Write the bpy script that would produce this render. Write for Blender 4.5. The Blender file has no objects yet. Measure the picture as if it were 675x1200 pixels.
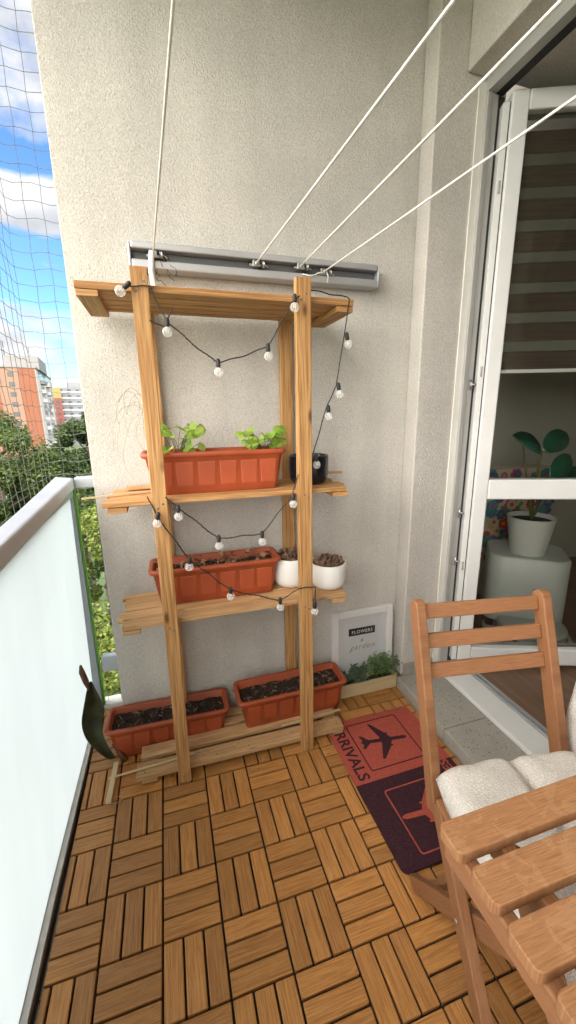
import bpy, bmesh, math, random
from mathutils import Vector, Matrix, noise as mnoise
R = math.radians
V = Vector
sc = bpy.context.scene
col = sc.collection

# ------------------------------------------------------------------ camera
cd = bpy.data.cameras.new('camera')
cam = bpy.data.objects.new('camera', cd); col.objects.link(cam)
rows = ((0.9566, -0.2909, -0.0140), (-0.0826, -0.2248, -0.9709), (0.2793, 0.9300, -0.2391))   # right, down, forward
m3 = Matrix((rows[0], [-a for a in rows[1]], [-a for a in rows[2]])).transposed()
cam.matrix_world = Matrix.Translation((0.2599, -1.2344, 1.2937)) @ m3.to_4x4()
cd.sensor_fit = 'HORIZONTAL'; cd.sensor_width = 36.0; cd.lens = 36.0 * 468.3 / 675.0
cd.clip_start = 0.02; cd.clip_end = 3000
sc.camera = cam

# ------------------------------------------------------------------ sky, sun, exposure
SUN_EL, SUN_DIR = R(46), V((0.55, -0.62, 0.0)).normalized()
world = bpy.data.worlds.new('World'); sc.world = world; world.use_nodes = True
nt = world.node_tree; nt.nodes.clear()
L = nt.links.new
def N(tree, t, **kw):
    n = tree.nodes.new(t)
    for k, v in kw.items(): setattr(n, k, v)
    return n
sky = N(nt, 'ShaderNodeTexSky', sky_type='NISHITA', sun_disc=False, sun_elevation=SUN_EL,
        sun_rotation=math.atan2(SUN_DIR.x, SUN_DIR.y), air_density=1.0, dust_density=0.1, ozone_density=3.5, altitude=300)
tc = N(nt, 'ShaderNodeTexCoord')
mp = N(nt, 'ShaderNodeMapping'); mp.inputs['Scale'].default_value = (1.0, 1.0, 2.2); mp.inputs['Location'].default_value = (3.4, 0.9, 0.35)
n1 = N(nt, 'ShaderNodeTexNoise'); n1.inputs['Scale'].default_value = 2.6; n1.inputs['Detail'].default_value = 9; n1.inputs['Roughness'].default_value = 0.58; n1.inputs['Distortion'].default_value = 0.25
r1 = N(nt, 'ShaderNodeValToRGB'); r1.color_ramp.elements[0].position = 0.48; r1.color_ramp.elements[1].position = 0.60
n2 = N(nt, 'ShaderNodeTexNoise'); n2.inputs['Scale'].default_value = 6.0; n2.inputs['Detail'].default_value = 6
r2 = N(nt, 'ShaderNodeValToRGB'); r2.color_ramp.elements[0].position = 0.3; r2.color_ramp.elements[1].position = 0.65
CL = 2.15          # radiance of ordinary clouds; the added light bank out of view is several times brighter
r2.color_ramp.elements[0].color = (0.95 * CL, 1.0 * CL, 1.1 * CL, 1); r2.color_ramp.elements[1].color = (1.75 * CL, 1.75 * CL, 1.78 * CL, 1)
mx = N(nt, 'ShaderNodeMix', data_type='RGBA')
# unseen bright sky bank, added beside and behind the camera to light the balcony
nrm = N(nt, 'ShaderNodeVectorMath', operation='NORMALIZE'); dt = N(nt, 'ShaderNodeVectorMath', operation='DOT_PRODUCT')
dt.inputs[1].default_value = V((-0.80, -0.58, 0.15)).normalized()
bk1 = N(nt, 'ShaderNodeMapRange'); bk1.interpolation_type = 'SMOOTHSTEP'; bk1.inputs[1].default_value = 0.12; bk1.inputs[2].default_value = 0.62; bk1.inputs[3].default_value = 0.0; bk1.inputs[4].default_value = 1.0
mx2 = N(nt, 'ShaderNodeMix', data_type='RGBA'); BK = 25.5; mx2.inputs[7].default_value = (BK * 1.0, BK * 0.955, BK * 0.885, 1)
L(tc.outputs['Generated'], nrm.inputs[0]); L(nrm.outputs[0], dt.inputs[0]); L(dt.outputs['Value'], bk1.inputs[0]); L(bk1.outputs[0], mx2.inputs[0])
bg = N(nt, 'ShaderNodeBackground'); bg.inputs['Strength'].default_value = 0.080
wo = N(nt, 'ShaderNodeOutputWorld')
L(tc.outputs['Generated'], mp.inputs['Vector']); L(mp.outputs[0], n1.inputs['Vector']); L(mp.outputs[0], n2.inputs['Vector'])
# cloud cover varies with height above the horizon
sx = N(nt, 'ShaderNodeSeparateXYZ'); L(tc.outputs['Generated'], sx.inputs[0])
cov = N(nt, 'ShaderNodeValToRGB'); cov.color_ramp.interpolation = 'EASE'
for i, (p_, v_) in enumerate(((0.02, 0.44), (0.14, 0.60), (0.20, 0.56), (0.235, 0.40), (0.275, 0.47), (0.315, 0.38), (0.345, 0.60), (0.385, 0.64), (0.42, 0.44), (0.455, 0.60), (0.60, 0.72), (0.80, 0.52))):
    e_ = cov.color_ramp.elements[i] if i < 2 else cov.color_ramp.elements.new(p_)
    e_.position = p_; e_.color = (v_, v_, v_, 1)
L(sx.outputs['Z'], cov.inputs['Fac'])
ad = N(nt, 'ShaderNodeMath', operation='ADD'); L(n1.outputs['Fac'], ad.inputs[0]); L(cov.outputs['Color'], ad.inputs[1])
sb_ = N(nt, 'ShaderNodeMath', operation='SUBTRACT'); sb_.inputs[1].default_value = 0.5; L(ad.outputs[0], sb_.inputs[0])
L(sb_.outputs[0], r1.inputs['Fac']); L(n2.outputs['Fac'], r2.inputs['Fac'])
tn = N(nt, 'ShaderNodeMix', data_type='RGBA', blend_type='MULTIPLY'); tn.inputs[0].default_value = 1; tn.inputs[7].default_value = (0.62, 0.82, 1.0, 1)   # deep clear-air blue
L(sky.outputs[0], tn.inputs[6]); L(r1.outputs['Color'], mx.inputs[0]); L(tn.outputs[2], mx.inputs[6]); L(r2.outputs['Color'], mx.inputs[7])
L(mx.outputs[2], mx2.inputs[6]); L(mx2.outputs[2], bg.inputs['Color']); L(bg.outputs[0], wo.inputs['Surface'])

sd = bpy.data.lights.new('sun', 'SUN'); sd.energy = 2.0; sd.angle = R(0.5); sd.color = (1.0, 0.94, 0.85)
sun = bpy.data.objects.new('sun', sd); col.objects.link(sun)
to_sun = V((SUN_DIR.x * math.cos(SUN_EL), SUN_DIR.y * math.cos(SUN_EL), math.sin(SUN_EL)))
sun.rotation_euler = to_sun.to_track_quat('Z', 'Y').to_euler()

sc.view_settings.view_transform = 'Standard'; sc.view_settings.look = 'None'
sc.view_settings.exposure = 2.0; sc.view_settings.gamma = 1.0; sc.view_settings.use_curve_mapping = False
sc.cycles.use_denoising = True
sc.cycles.max_bounces = 8; sc.cycles.diffuse_bounces = 5; sc.cycles.transparent_max_bounces = 12
sc.cycles.caustics_reflective = False; sc.cycles.caustics_refractive = False

# ------------------------------------------------------------------ materials
def srgb(r, g, b):
    f = lambda c: (c / 255 / 12.92) if c / 255 <= 0.04045 else ((c / 255 + 0.055) / 1.055) ** 2.4
    return (f(r), f(g), f(b), 1)
def new_mat(name):
    m = bpy.data.materials.new(name); m.use_nodes = True
    t = m.node_tree; b = t.nodes['Principled BSDF']
    return m, t, b
def plain(name, c, rough=0.6, var=0.12, scale=8.0, metal=0.0, spec=0.5, bump=0.0, bscale=60.0, island=0.0):
    """a base colour broken up by noise, optional fine bump and a random tint per loose piece"""
    m, t, b = new_mat(name); c = tuple(c) + ((1,) if len(c) == 3 else ())
    co = N(t, 'ShaderNodeTexCoord'); no = N(t, 'ShaderNodeTexNoise'); no.inputs['Scale'].default_value = scale; no.inputs['Detail'].default_value = 5
    t.links.new(co.outputs['Object'], no.inputs['Vector'])
    rp = N(t, 'ShaderNodeValToRGB'); rp.color_ramp.elements[0].position = 0.3; rp.color_ramp.elements[1].position = 0.7
    rp.color_ramp.elements[0].color = tuple(x * (1 - var) for x in c[:3]) + (1,); rp.color_ramp.elements[1].color = tuple(min(1, x * (1 + var)) for x in c[:3]) + (1,)
    t.links.new(no.outputs['Fac'], rp.inputs['Fac']); out = rp.outputs['Color']
    if island:
        g = N(t, 'ShaderNodeNewGeometry'); mr = N(t, 'ShaderNodeMapRange'); mr.inputs[3].default_value = 1 - island; mr.inputs[4].default_value = 1 + island
        t.links.new(g.outputs['Random Per Island'], mr.inputs[0])
        mu = N(t, 'ShaderNodeMix', data_type='RGBA', blend_type='MULTIPLY'); mu.inputs[0].default_value = 1
        t.links.new(out, mu.inputs[6]); t.links.new(mr.outputs[0], mu.inputs[7]); out = mu.outputs[2]
    t.links.new(out, b.inputs['Base Color'])
    b.inputs['Roughness'].default_value = rough; b.inputs['Metallic'].default_value = metal; b.inputs['Specular IOR Level'].default_value = spec
    if bump:
        n3 = N(t, 'ShaderNodeTexNoise'); n3.inputs['Scale'].default_value = bscale; n3.inputs['Detail'].default_value = 3
        t.links.new(co.outputs['Object'], n3.inputs['Vector'])
        bp = N(t, 'ShaderNodeBump'); bp.inputs['Strength'].default_value = bump; bp.inputs['Distance'].default_value = 0.003
        t.links.new(n3.outputs['Fac'], bp.inputs['Height']); t.links.new(bp.outputs[0], b.inputs['Normal'])
    return m
def wood(name, dark, light, rough=0.6, island=0.22, grain=(5, 90), knots=0.0, weather=0.0, ring=0.07, wcol=(0.5, 0.4, 0.28, 1), spec=0.4):
    """grain runs along U of each piece"""
    m, t, b = new_mat(name)
    uv = N(t, 'ShaderNodeUVMap'); mp = N(t, 'ShaderNodeMapping'); mp.inputs['Scale'].default_value = (grain[0], grain[1], 1)
    t.links.new(uv.outputs[0], mp.inputs['Vector'])
    no = N(t, 'ShaderNodeTexNoise'); no.inputs['Scale'].default_value = 1; no.inputs['Detail'].default_value = 7; no.inputs['Roughness'].default_value = 0.65; no.inputs['Distortion'].default_value = 0.15
    t.links.new(mp.outputs[0], no.inputs['Vector'])
    mp2 = N(t, 'ShaderNodeMapping'); mp2.inputs['Scale'].default_value = (grain[0] * 0.35, grain[1] * 0.28, 1); t.links.new(uv.outputs[0], mp2.inputs['Vector'])
    wv = N(t, 'ShaderNodeTexNoise'); wv.inputs['Scale'].default_value = 1; wv.inputs['Detail'].default_value = 2; wv.inputs['Distortion'].default_value = 1.2
    t.links.new(mp2.outputs[0], wv.inputs['Vector'])
    wave = N(t, 'ShaderNodeMath', operation='SINE'); mul = N(t, 'ShaderNodeMath', operation='MULTIPLY'); mul.inputs[1].default_value = 34
    t.links.new(wv.outputs['Fac'], mul.inputs[0]); t.links.new(mul.outputs[0], wave.inputs[0])
    sca = N(t, 'ShaderNodeMath', operation='MULTIPLY_ADD'); sca.inputs[1].default_value = ring; t.links.new(wave.outputs[0], sca.inputs[0]); t.links.new(no.outputs['Fac'], sca.inputs[2])
    rp = N(t, 'ShaderNodeValToRGB'); rp.color_ramp.elements[0].position = 0.3; rp.color_ramp.elements[1].position = 0.68
    rp.color_ramp.elements[0].color = dark; rp.color_ramp.elements[1].color = light
    t.links.new(sca.outputs[0], rp.inputs['Fac']); out = rp.outputs['Color']
    if knots:
        vo = N(t, 'ShaderNodeTexVoronoi'); vo.inputs['Scale'].default_value = 1
        mp3 = N(t, 'ShaderNodeMapping'); mp3.inputs['Scale'].default_value = (6, 16, 1); t.links.new(uv.outputs[0], mp3.inputs['Vector']); t.links.new(mp3.outputs[0], vo.inputs['Vector'])
        kr = N(t, 'ShaderNodeValToRGB'); kr.color_ramp.elements[0].position = 0.06; kr.color_ramp.elements[0].color = (knots, knots, knots, 1); kr.color_ramp.elements[1].position = 0.16; kr.color_ramp.elements[1].color = (0, 0, 0, 1)
        t.links.new(vo.outputs['Distance'], kr.inputs['Fac'])
        km = N(t, 'ShaderNodeMix', data_type='RGBA'); t.links.new(kr.outputs['Color'], km.inputs[0]); t.links.new(out, km.inputs[6]); km.inputs[7].default_value = tuple(x * 0.3 for x in dark[:3]) + (1,)
        out = km.outputs[2]
    co = N(t, 'ShaderNodeTexCoord')
    if weather:
        n4 = N(t, 'ShaderNodeTexNoise'); n4.inputs['Scale'].default_value = 32; n4.inputs['Detail'].default_value = 6; n4.inputs['Distortion'].default_value = 1.0
        t.links.new(co.outputs['Object'], n4.inputs['Vector'])
        wr = N(t, 'ShaderNodeValToRGB'); wr.color_ramp.elements[0].position = 0.56; wr.color_ramp.elements[1].position = 0.72
        wr.color_ramp.elements[1].color = (weather * 0.8, weather * 0.8, weather * 0.8, 1)
        for p_, k_ in ((0.575, 1.0), (0.60, 0.45)):
            e_ = wr.color_ramp.elements.new(p_); e_.color = (weather * k_, weather * k_, weather * k_, 1)
        n5 = N(t, 'ShaderNodeTexNoise'); n5.inputs['Scale'].default_value = 4.5; t.links.new(co.outputs['Object'], n5.inputs['Vector'])
        m5 = N(t, 'ShaderNodeMapRange'); m5.inputs[1].default_value = 0.42; m5.inputs[2].default_value = 0.62; m5.inputs[3].default_value = -0.10; m5.inputs[4].default_value = 0.05; t.links.new(n5.outputs['Fac'], m5.inputs[0])
        a5 = N(t, 'ShaderNodeMath', operation='ADD'); t.links.new(n4.outputs['Fac'], a5.inputs[0]); t.links.new(m5.outputs[0], a5.inputs[1]); t.links.new(a5.outputs[0], wr.inputs['Fac'])
        wm = N(t, 'ShaderNodeMix', data_type='RGBA'); t.links.new(wr.outputs['Color'], wm.inputs[0]); t.links.new(out, wm.inputs[6]); wm.inputs[7].default_value = wcol; out = wm.outputs[2]
    g = N(t, 'ShaderNodeNewGeometry'); mr = N(t, 'ShaderNodeMapRange'); mr.inputs[3].default_value = 1 - island; mr.inputs[4].default_value = 1 + island
    t.links.new(g.outputs['Random Per Island'], mr.inputs[0])
    mu = N(t, 'ShaderNodeMix', data_type='RGBA', blend_type='MULTIPLY'); mu.inputs[0].default_value = 1
    t.links.new(out, mu.inputs[6]); t.links.new(mr.outputs[0], mu.inputs[7]); t.links.new(mu.outputs[2], b.inputs['Base Color'])
    b.inputs['Roughness'].default_value = rough; b.inputs['Specular IOR Level'].default_value = spec
    bp = N(t, 'ShaderNodeBump'); bp.inputs['Strength'].default_value = 0.25; bp.inputs['Distance'].default_value = 0.001
    t.links.new(sca.outputs[0], bp.inputs['Height']); t.links.new(bp.outputs[0], b.inputs['Normal'])
    return m
def stucco(name, c, grain=185, strength=0.85, stain=(0.82, 1.06)):
    m, t, b = new_mat(name); co = N(t, 'ShaderNodeTexCoord')
    a = N(t, 'ShaderNodeTexNoise'); a.inputs['Scale'].default_value = grain; a.inputs['Detail'].default_value = 3; a.inputs['Roughness'].default_value = 0.6; a.inputs['Distortion'].default_value = 0.8
    bb = N(t, 'ShaderNodeTexNoise'); bb.inputs['Scale'].default_value = 2.2; bb.inputs['Detail'].default_value = 6
    for n in (a, bb): t.links.new(co.outputs['Object'], n.inputs['Vector'])
    r = N(t, 'ShaderNodeMapRange'); r.inputs[1].default_value = 0.3; r.inputs[2].default_value = 0.7; r.inputs[3].default_value = stain[0]; r.inputs[4].default_value = stain[1]
    t.links.new(bb.outputs['Fac'], r.inputs[0])
    r3 = N(t, 'ShaderNodeMapRange'); r3.inputs[1].default_value = 0.3; r3.inputs[2].default_value = 0.6; r3.inputs[3].default_value = 0.80; r3.inputs[4].default_value = 1.05
    t.links.new(a.outputs['Fac'], r3.inputs[0])
    ml0 = N(t, 'ShaderNodeMath', operation='MULTIPLY'); t.links.new(r.outputs[0], ml0.inputs[0]); t.links.new(r3.outputs[0], ml0.inputs[1])
    smp = N(t, 'ShaderNodeMapping'); smp.inputs['Scale'].default_value = (9, 9, 0.7); t.links.new(co.outputs['Object'], smp.inputs['Vector'])
    sn = N(t, 'ShaderNodeTexNoise'); sn.inputs['Scale'].default_value = 1; sn.inputs['Detail'].default_value = 5; t.links.new(smp.outputs[0], sn.inputs['Vector'])
    sr = N(t, 'ShaderNodeMapRange'); sr.inputs[1].default_value = 0.35; sr.inputs[2].default_value = 0.65; sr.inputs[3].default_value = 0.93; sr.inputs[4].default_value = 1.03; t.links.new(sn.outputs['Fac'], sr.inputs[0])
    ml = N(t, 'ShaderNodeMath', operation='MULTIPLY'); t.links.new(ml0.outputs[0], ml.inputs[0]); t.links.new(sr.outputs[0], ml.inputs[1])
    mu = N(t, 'ShaderNodeMix', data_type='RGBA', blend_type='MULTIPLY'); mu.inputs[0].default_value = 1; mu.inputs[6].default_value = c
    t.links.new(ml.outputs[0], mu.inputs[7]); t.links.new(mu.outputs[2], b.inputs['Base Color'])
    bp = N(t, 'ShaderNodeBump'); bp.inputs['Strength'].default_value = strength; bp.inputs['Distance'].default_value = 0.007
    t.links.new(a.outputs['Fac'], bp.inputs['Height']); t.links.new(bp.outputs[0], b.inputs['Normal'])
    b.inputs['Roughness'].default_value = 0.9; b.inputs['Specular IOR Level'].default_value = 0.2
    return m
def foliage(name, c1, c2, transl=0.35, rough=0.5):
    m, t, b = new_mat(name)
    g = N(t, 'ShaderNodeNewGeometry'); mxx = N(t, 'ShaderNodeMix', data_type='RGBA'); mxx.inputs[6].default_value = tuple(c1) + (1,); mxx.inputs[7].default_value = tuple(c2) + (1,)
    t.links.new(g.outputs['Random Per Island'], mxx.inputs[0]); t.links.new(mxx.outputs[2], b.inputs['Base Color'])
    b.inputs['Roughness'].default_value = rough; b.inputs['Specular IOR Level'].default_value = 0.3
    tr = N(t, 'ShaderNodeBsdfTranslucent'); t.links.new(mxx.outputs[2], tr.inputs['Color'])
    ms = N(t, 'ShaderNodeMixShader'); ms.inputs[0].default_value = transl
    t.links.new(b.outputs[0], ms.inputs[1]); t.links.new(tr.outputs[0], ms.inputs[2]); t.links.new(ms.outputs[0], t.nodes['Material Output'].inputs['Surface'])
    return m
def clear_glass(name, tint=(0.85, 0.9, 0.88, 1)):
    m, t, b = new_mat(name)
    tr = N(t, 'ShaderNodeBsdfTransparent'); tr.inputs['Color'].default_value = tint
    gl = N(t, 'ShaderNodeBsdfGlossy'); gl.inputs['Roughness'].default_value = 0.03
    fr = N(t, 'ShaderNodeFresnel'); fr.inputs['IOR'].default_value = 1.45
    ms = N(t, 'ShaderNodeMixShader'); t.links.new(fr.outputs[0], ms.inputs[0]); t.links.new(tr.outputs[0], ms.inputs[1]); t.links.new(gl.outputs[0], ms.inputs[2])
    t.links.new(ms.outputs[0], t.nodes['Material Output'].inputs['Surface'])
    return m
def frosted(name, c, tl=0.7):
    m, t, b = new_mat(name)
    co = N(t, 'ShaderNodeTexCoord'); fm_ = N(t, 'ShaderNodeMapping'); fm_.inputs['Scale'].default_value = (1, 3.2, 0.7); t.links.new(co.outputs['Object'], fm_.inputs['Vector'])
    no = N(t, 'ShaderNodeTexNoise'); no.inputs['Scale'].default_value = 2; no.inputs['Detail'].default_value = 6; t.links.new(fm_.outputs[0], no.inputs['Vector'])
    rp = N(t, 'ShaderNodeMapRange'); rp.inputs[1].default_value = 0.25; rp.inputs[2].default_value = 0.75; rp.inputs[3].default_value = 0.955; rp.inputs[4].default_value = 1.02; t.links.new(no.outputs['Fac'], rp.inputs[0])
    mu = N(t, 'ShaderNodeMix', data_type='RGBA', blend_type='MULTIPLY'); mu.inputs[0].default_value = 1; mu.inputs[6].default_value = c; t.links.new(rp.outputs[0], mu.inputs[7])
    t.links.new(mu.outputs[2], b.inputs['Base Color']); b.inputs['Roughness'].default_value = 0.22; b.inputs['Specular IOR Level'].default_value = 0.4
    tr = N(t, 'ShaderNodeBsdfTranslucent'); t.links.new(mu.outputs[2], tr.inputs['Color'])
    ms = N(t, 'ShaderNodeMixShader'); ms.inputs[0].default_value = tl
    t.links.new(b.outputs[0], ms.inputs[1]); t.links.new(tr.outputs[0], ms.inputs[2]); t.links.new(ms.outputs[0], t.nodes['Material Output'].inputs['Surface'])
    return m

def crinkle():
    m, t, b = new_mat('cream_crinkle_cotton'); co = N(t, 'ShaderNodeTexCoord')
    no = N(t, 'ShaderNodeTexNoise'); no.inputs['Scale'].default_value = 30; no.inputs['Detail'].default_value = 3; t.links.new(co.outputs['Object'], no.inputs['Vector'])
    mxv = N(t, 'ShaderNodeMix', data_type='RGBA', blend_type='LINEAR_LIGHT'); mxv.inputs[0].default_value = 0.012; t.links.new(co.outputs['Object'], mxv.inputs[6]); t.links.new(no.outputs['Color'], mxv.inputs[7])
    vo = N(t, 'ShaderNodeTexVoronoi', feature='DISTANCE_TO_EDGE'); vo.inputs['Scale'].default_value = 150; vo.inputs['Randomness'].default_value = 0.8; t.links.new(mxv.outputs[2], vo.inputs['Vector'])
    mr = N(t, 'ShaderNodeMapRange'); mr.inputs[1].default_value = 0.0; mr.inputs[2].default_value = 0.22; t.links.new(vo.outputs['Distance'], mr.inputs[0])
    rp = N(t, 'ShaderNodeValToRGB'); rp.color_ramp.elements[0].color = (0.53, 0.49, 0.445, 1); rp.color_ramp.elements[1].color = (0.65, 0.61, 0.565, 1); t.links.new(mr.outputs[0], rp.inputs['Fac']); t.links.new(rp.outputs['Color'], b.inputs['Base Color'])
    bp = N(t, 'ShaderNodeBump'); bp.inputs['Strength'].default_value = 0.4; bp.inputs['Distance'].default_value = 0.003; t.links.new(mr.outputs[0], bp.inputs['Height']); t.links.new(bp.outputs[0], b.inputs['Normal'])
    b.inputs['Roughness'].default_value = 0.95; b.inputs['Specular IOR Level'].default_value = 0.1
    return m
M = {}
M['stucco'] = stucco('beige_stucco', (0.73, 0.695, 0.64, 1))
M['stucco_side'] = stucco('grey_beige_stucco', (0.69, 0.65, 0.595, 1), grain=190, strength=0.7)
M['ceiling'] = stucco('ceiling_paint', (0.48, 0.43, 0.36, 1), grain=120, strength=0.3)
M['pine'] = wood('oiled_pine', (0.32, 0.142, 0.042, 1), (0.56, 0.325, 0.130, 1), rough=0.65, island=0.14, grain=(4, 150), knots=0.9, ring=0.12)
M['pine_grey'] = wood('weathered_pine', (0.36, 0.185, 0.075, 1), (0.62, 0.40, 0.20, 1), rough=0.75, island=0.2, grain=(4, 150), ring=0.06, knots=0.7, weather=0.2, wcol=(0.42, 0.31, 0.2, 1))
M['pale_wood'] = wood('pale_box_wood', (0.52, 0.40, 0.22, 1), (0.62, 0.49, 0.29, 1), rough=0.7, island=0.05, grain=(4, 40))
M['deck'] = wood('acacia_deck', (0.275, 0.108, 0.028, 1), (0.51, 0.238, 0.066, 1), rough=0.5, island=0.20, grain=(9, 260), weather=0.18, wcol=(0.5, 0.29, 0.12, 1), spec=0.5)
M['acacia'] = wood('acacia_furniture', (0.195, 0.078, 0.031, 1), (0.335, 0.155, 0.068, 1), rough=0.55, island=0.10, ring=0.035, grain=(22, 600), spec=0.45)
M['acacia_worn'] = wood('worn_acacia_table', (0.195, 0.084, 0.034, 1), (0.345, 0.170, 0.076, 1), rough=0.66, island=0.09, ring=0.03, grain=(24, 620), weather=0.20, wcol=(0.50, 0.33, 0.18, 1), spec=0.35)
M['laminate'] = wood('room_laminate', (0.13, 0.075, 0.045, 1), (0.22, 0.135, 0.085, 1), rough=0.4, island=0.08, grain=(2, 30))
M['black'] = plain('black_plastic', (0.012, 0.012, 0.013), 0.5)
M['deck_base'] = plain('deck_tile_base', (0.030, 0.018, 0.011), 0.8)
M['dark_gap'] = plain('rubber_gasket', (0.02, 0.02, 0.02), 0.7)
M['terracotta'] = plain('terracotta_plastic', (0.365, 0.072, 0.025), 0.45, var=0.16, scale=11, bump=0.05, bscale=200)
M['soil'] = plain('potting_soil', (0.040, 0.024, 0.016), 0.95, var=0.5, scale=90, island=0.6, bump=0.6, bscale=300)
M['chips'] = plain('dry_litter', (0.26, 0.15, 0.085), 0.9, var=0.3, island=0.55)
M['pebbles'] = plain('clay_pebbles', (0.17, 0.10, 0.062), 0.9, var=0.3, island=0.5, bump=0.4, bscale=150)
M['white_pot'] = plain('white_ceramic', (0.80, 0.79, 0.76), 0.35, var=0.03)
M['black_pot'] = plain('black_ceramic', (0.010, 0.011, 0.014), 0.22, var=0.1)
M['pvc'] = plain('white_pvc', (0.76, 0.755, 0.74), 0.35, var=0.03)
M['pvc_grey'] = plain('greyed_pvc', (0.42, 0.41, 0.39), 0.45, var=0.06)
M['plaster_white'] = plain('white_plaster_bead', (0.78, 0.76, 0.70), 0.8, var=0.04)
M['alu'] = plain('grey_aluminium', (0.50, 0.51, 0.53), 0.42, var=0.04, metal=0.5)
M['alu_dark'] = plain('aluminium_slot', (0.13, 0.13, 0.135), 0.5)
M['steel'] = plain('steel', (0.55, 0.55, 0.55), 0.3, metal=1.0)
M['rail_paint'] = plain('silver_rail_paint', (0.46, 0.475, 0.505), 0.45, var=0.05, metal=0.2)
M['post_paint'] = plain('grey_post_paint', (0.30, 0.32, 0.34), 0.5, var=0.05, metal=0.2)
M['sill_grey'] = plain('grey_sill', (0.58, 0.555, 0.52), 0.7, var=0.15, scale=20); M['edge_brown'] = plain('brown_edging', (0.09, 0.05, 0.03), 0.7)
M['frosted'] = frosted('frosted_glass', (0.590, 0.622, 0.645, 1), 0.84)
M['green_glass'] = frosted('green_glass_edge', (0.22, 0.50, 0.08, 1), 0.5)
M['glass'] = clear_glass('door_glass', (0.95, 0.955, 0.935, 1))
M['cord_white'] = plain('white_cord', (0.80, 0.79, 0.76), 0.7, bump=0.5, bscale=400)
M['net'] = plain('net_twine', (0.17, 0.18, 0.165), 0.8)
M['twine'] = plain('dry_twine', (0.30, 0.24, 0.14), 0.9)
M['cable'] = plain('black_cable', (0.014, 0.014, 0.014), 0.55)
M['filament'] = plain('bulb_core', (0.75, 0.73, 0.68), 0.5)
def bulb_glass():
    m, t, b = new_mat('bulb_glass'); b.inputs['Base Color'].default_value = (0.92, 0.92, 0.9, 1); b.inputs['Roughness'].default_value = 0.06
    tr = N(t, 'ShaderNodeBsdfTransparent'); ms = N(t, 'ShaderNodeMixShader'); lw = N(t, 'ShaderNodeLayerWeight'); lw.inputs['Blend'].default_value = 0.35
    mr = N(t, 'ShaderNodeMapRange'); mr.inputs[3].default_value = 0.16; mr.inputs[4].default_value = 0.75; t.links.new(lw.outputs['Facing'], mr.inputs[0])
    t.links.new(mr.outputs[0], ms.inputs[0]); t.links.new(tr.outputs[0], ms.inputs[1]); t.links.new(b.outputs[0], ms.inputs[2]); t.links.new(ms.outputs[0], t.nodes['Material Output'].inputs['Surface'])
    return m
M['bulb'] = bulb_glass()
M['mat_red'] = plain('red_mat_pile', (0.38, 0.082, 0.056), 0.95, var=0.22, scale=220, spec=0.1, bump=0.6, bscale=700)
M['mat_dark'] = plain('dark_mat_pile', (0.050, 0.020, 0.026), 0.95, var=0.35, scale=220, spec=0.1, bump=0.6, bscale=700)
M['fabric'] = crinkle()
M['frame_white'] = plain('white_frame', (0.74, 0.735, 0.72), 0.45, var=0.03)
M['board'] = plain('grey_backing_board', (0.58, 0.585, 0.585), 0.6, var=0.03)
M['lettering'] = plain('black_ink', (0.02, 0.02, 0.02), 0.6)
M['white_ink'] = plain('white_ink', (0.8, 0.8, 0.8), 0.6)
M['strawberry'] = foliage('strawberry_leaf', (0.22, 0.38, 0.04), (0.50, 0.66, 0.15), 0.35)
M['bush_dark'] = foliage('grey_green_leaf', (0.050, 0.085, 0.055), (0.13, 0.18, 0.12), 0.2)
M['bush_light'] = foliage('fresh_green_leaf', (0.075, 0.155, 0.050), (0.20, 0.31, 0.12), 0.25)
M['stem'] = plain('plant_stem', (0.12, 0.13, 0.05), 0.8)
M['bigleaf'] = plain('dull_dark_leaf', (0.030, 0.038, 0.013), 0.55, var=0.75, scale=16)
M['leaf_dead'] = plain('dead_leaf', (0.10, 0.048, 0.022), 0.75, var=0.5, scale=18)
M['rubber'] = plain('rubber_plant_leaf', (0.022, 0.098, 0.058), 0.3, var=0.3, scale=12)
M['leaf_vein'] = plain('leaf_vein', (0.08, 0.20, 0.15), 0.4)
def terrazzo():
    m, t, b = new_mat('terrazzo'); co = N(t, 'ShaderNodeTexCoord')
    no = N(t, 'ShaderNodeTexNoise'); no.inputs['Scale'].default_value = 14; no.inputs['Detail'].default_value = 6; t.links.new(co.outputs['Object'], no.inputs['Vector'])
    rp = N(t, 'ShaderNodeValToRGB'); rp.color_ramp.elements[0].color = (0.29, 0.272, 0.235, 1); rp.color_ramp.elements[1].color = (0.40, 0.375, 0.33, 1); t.links.new(no.outputs['Fac'], rp.inputs['Fac'])
    out = rp.outputs['Color']
    for s, p, cc in ((75, 0.20, (0.07, 0.066, 0.06, 1)), (48, 0.13, (0.10, 0.09, 0.08, 1)), (62, 0.16, (0.50, 0.48, 0.44, 1))):
        vo = N(t, 'ShaderNodeTexVoronoi'); vo.inputs['Scale'].default_value = s; vo.inputs['Randomness'].default_value = 1; t.links.new(co.outputs['Object'], vo.inputs['Vector'])
        lt = N(t, 'ShaderNodeMath', operation='LESS_THAN'); lt.inputs[1].default_value = p; t.links.new(vo.outputs['Distance'], lt.inputs[0])
        sp = N(t, 'ShaderNodeSeparateColor'); t.links.new(vo.outputs['Color'], sp.inputs[0])
        l2 = N(t, 'ShaderNodeMath', operation='LESS_THAN'); l2.inputs[1].default_value = 0.5; t.links.new(sp.outputs[0], l2.inputs[0])
        an = N(t, 'ShaderNodeMath', operation='MULTIPLY'); t.links.new(lt.outputs[0], an.inputs[0]); t.links.new(l2.outputs[0], an.inputs[1])
        x = N(t, 'ShaderNodeMix', data_type='RGBA'); t.links.new(an.outputs[0], x.inputs[0]); t.links.new(out, x.inputs[6]); x.inputs[7].default_value = cc; out = x.outputs[2]
    t.links.new(out, b.inputs['Base Color']); b.inputs['Roughness'].default_value = 0.65
    return m
M['terrazzo'] = terrazzo()
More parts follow.
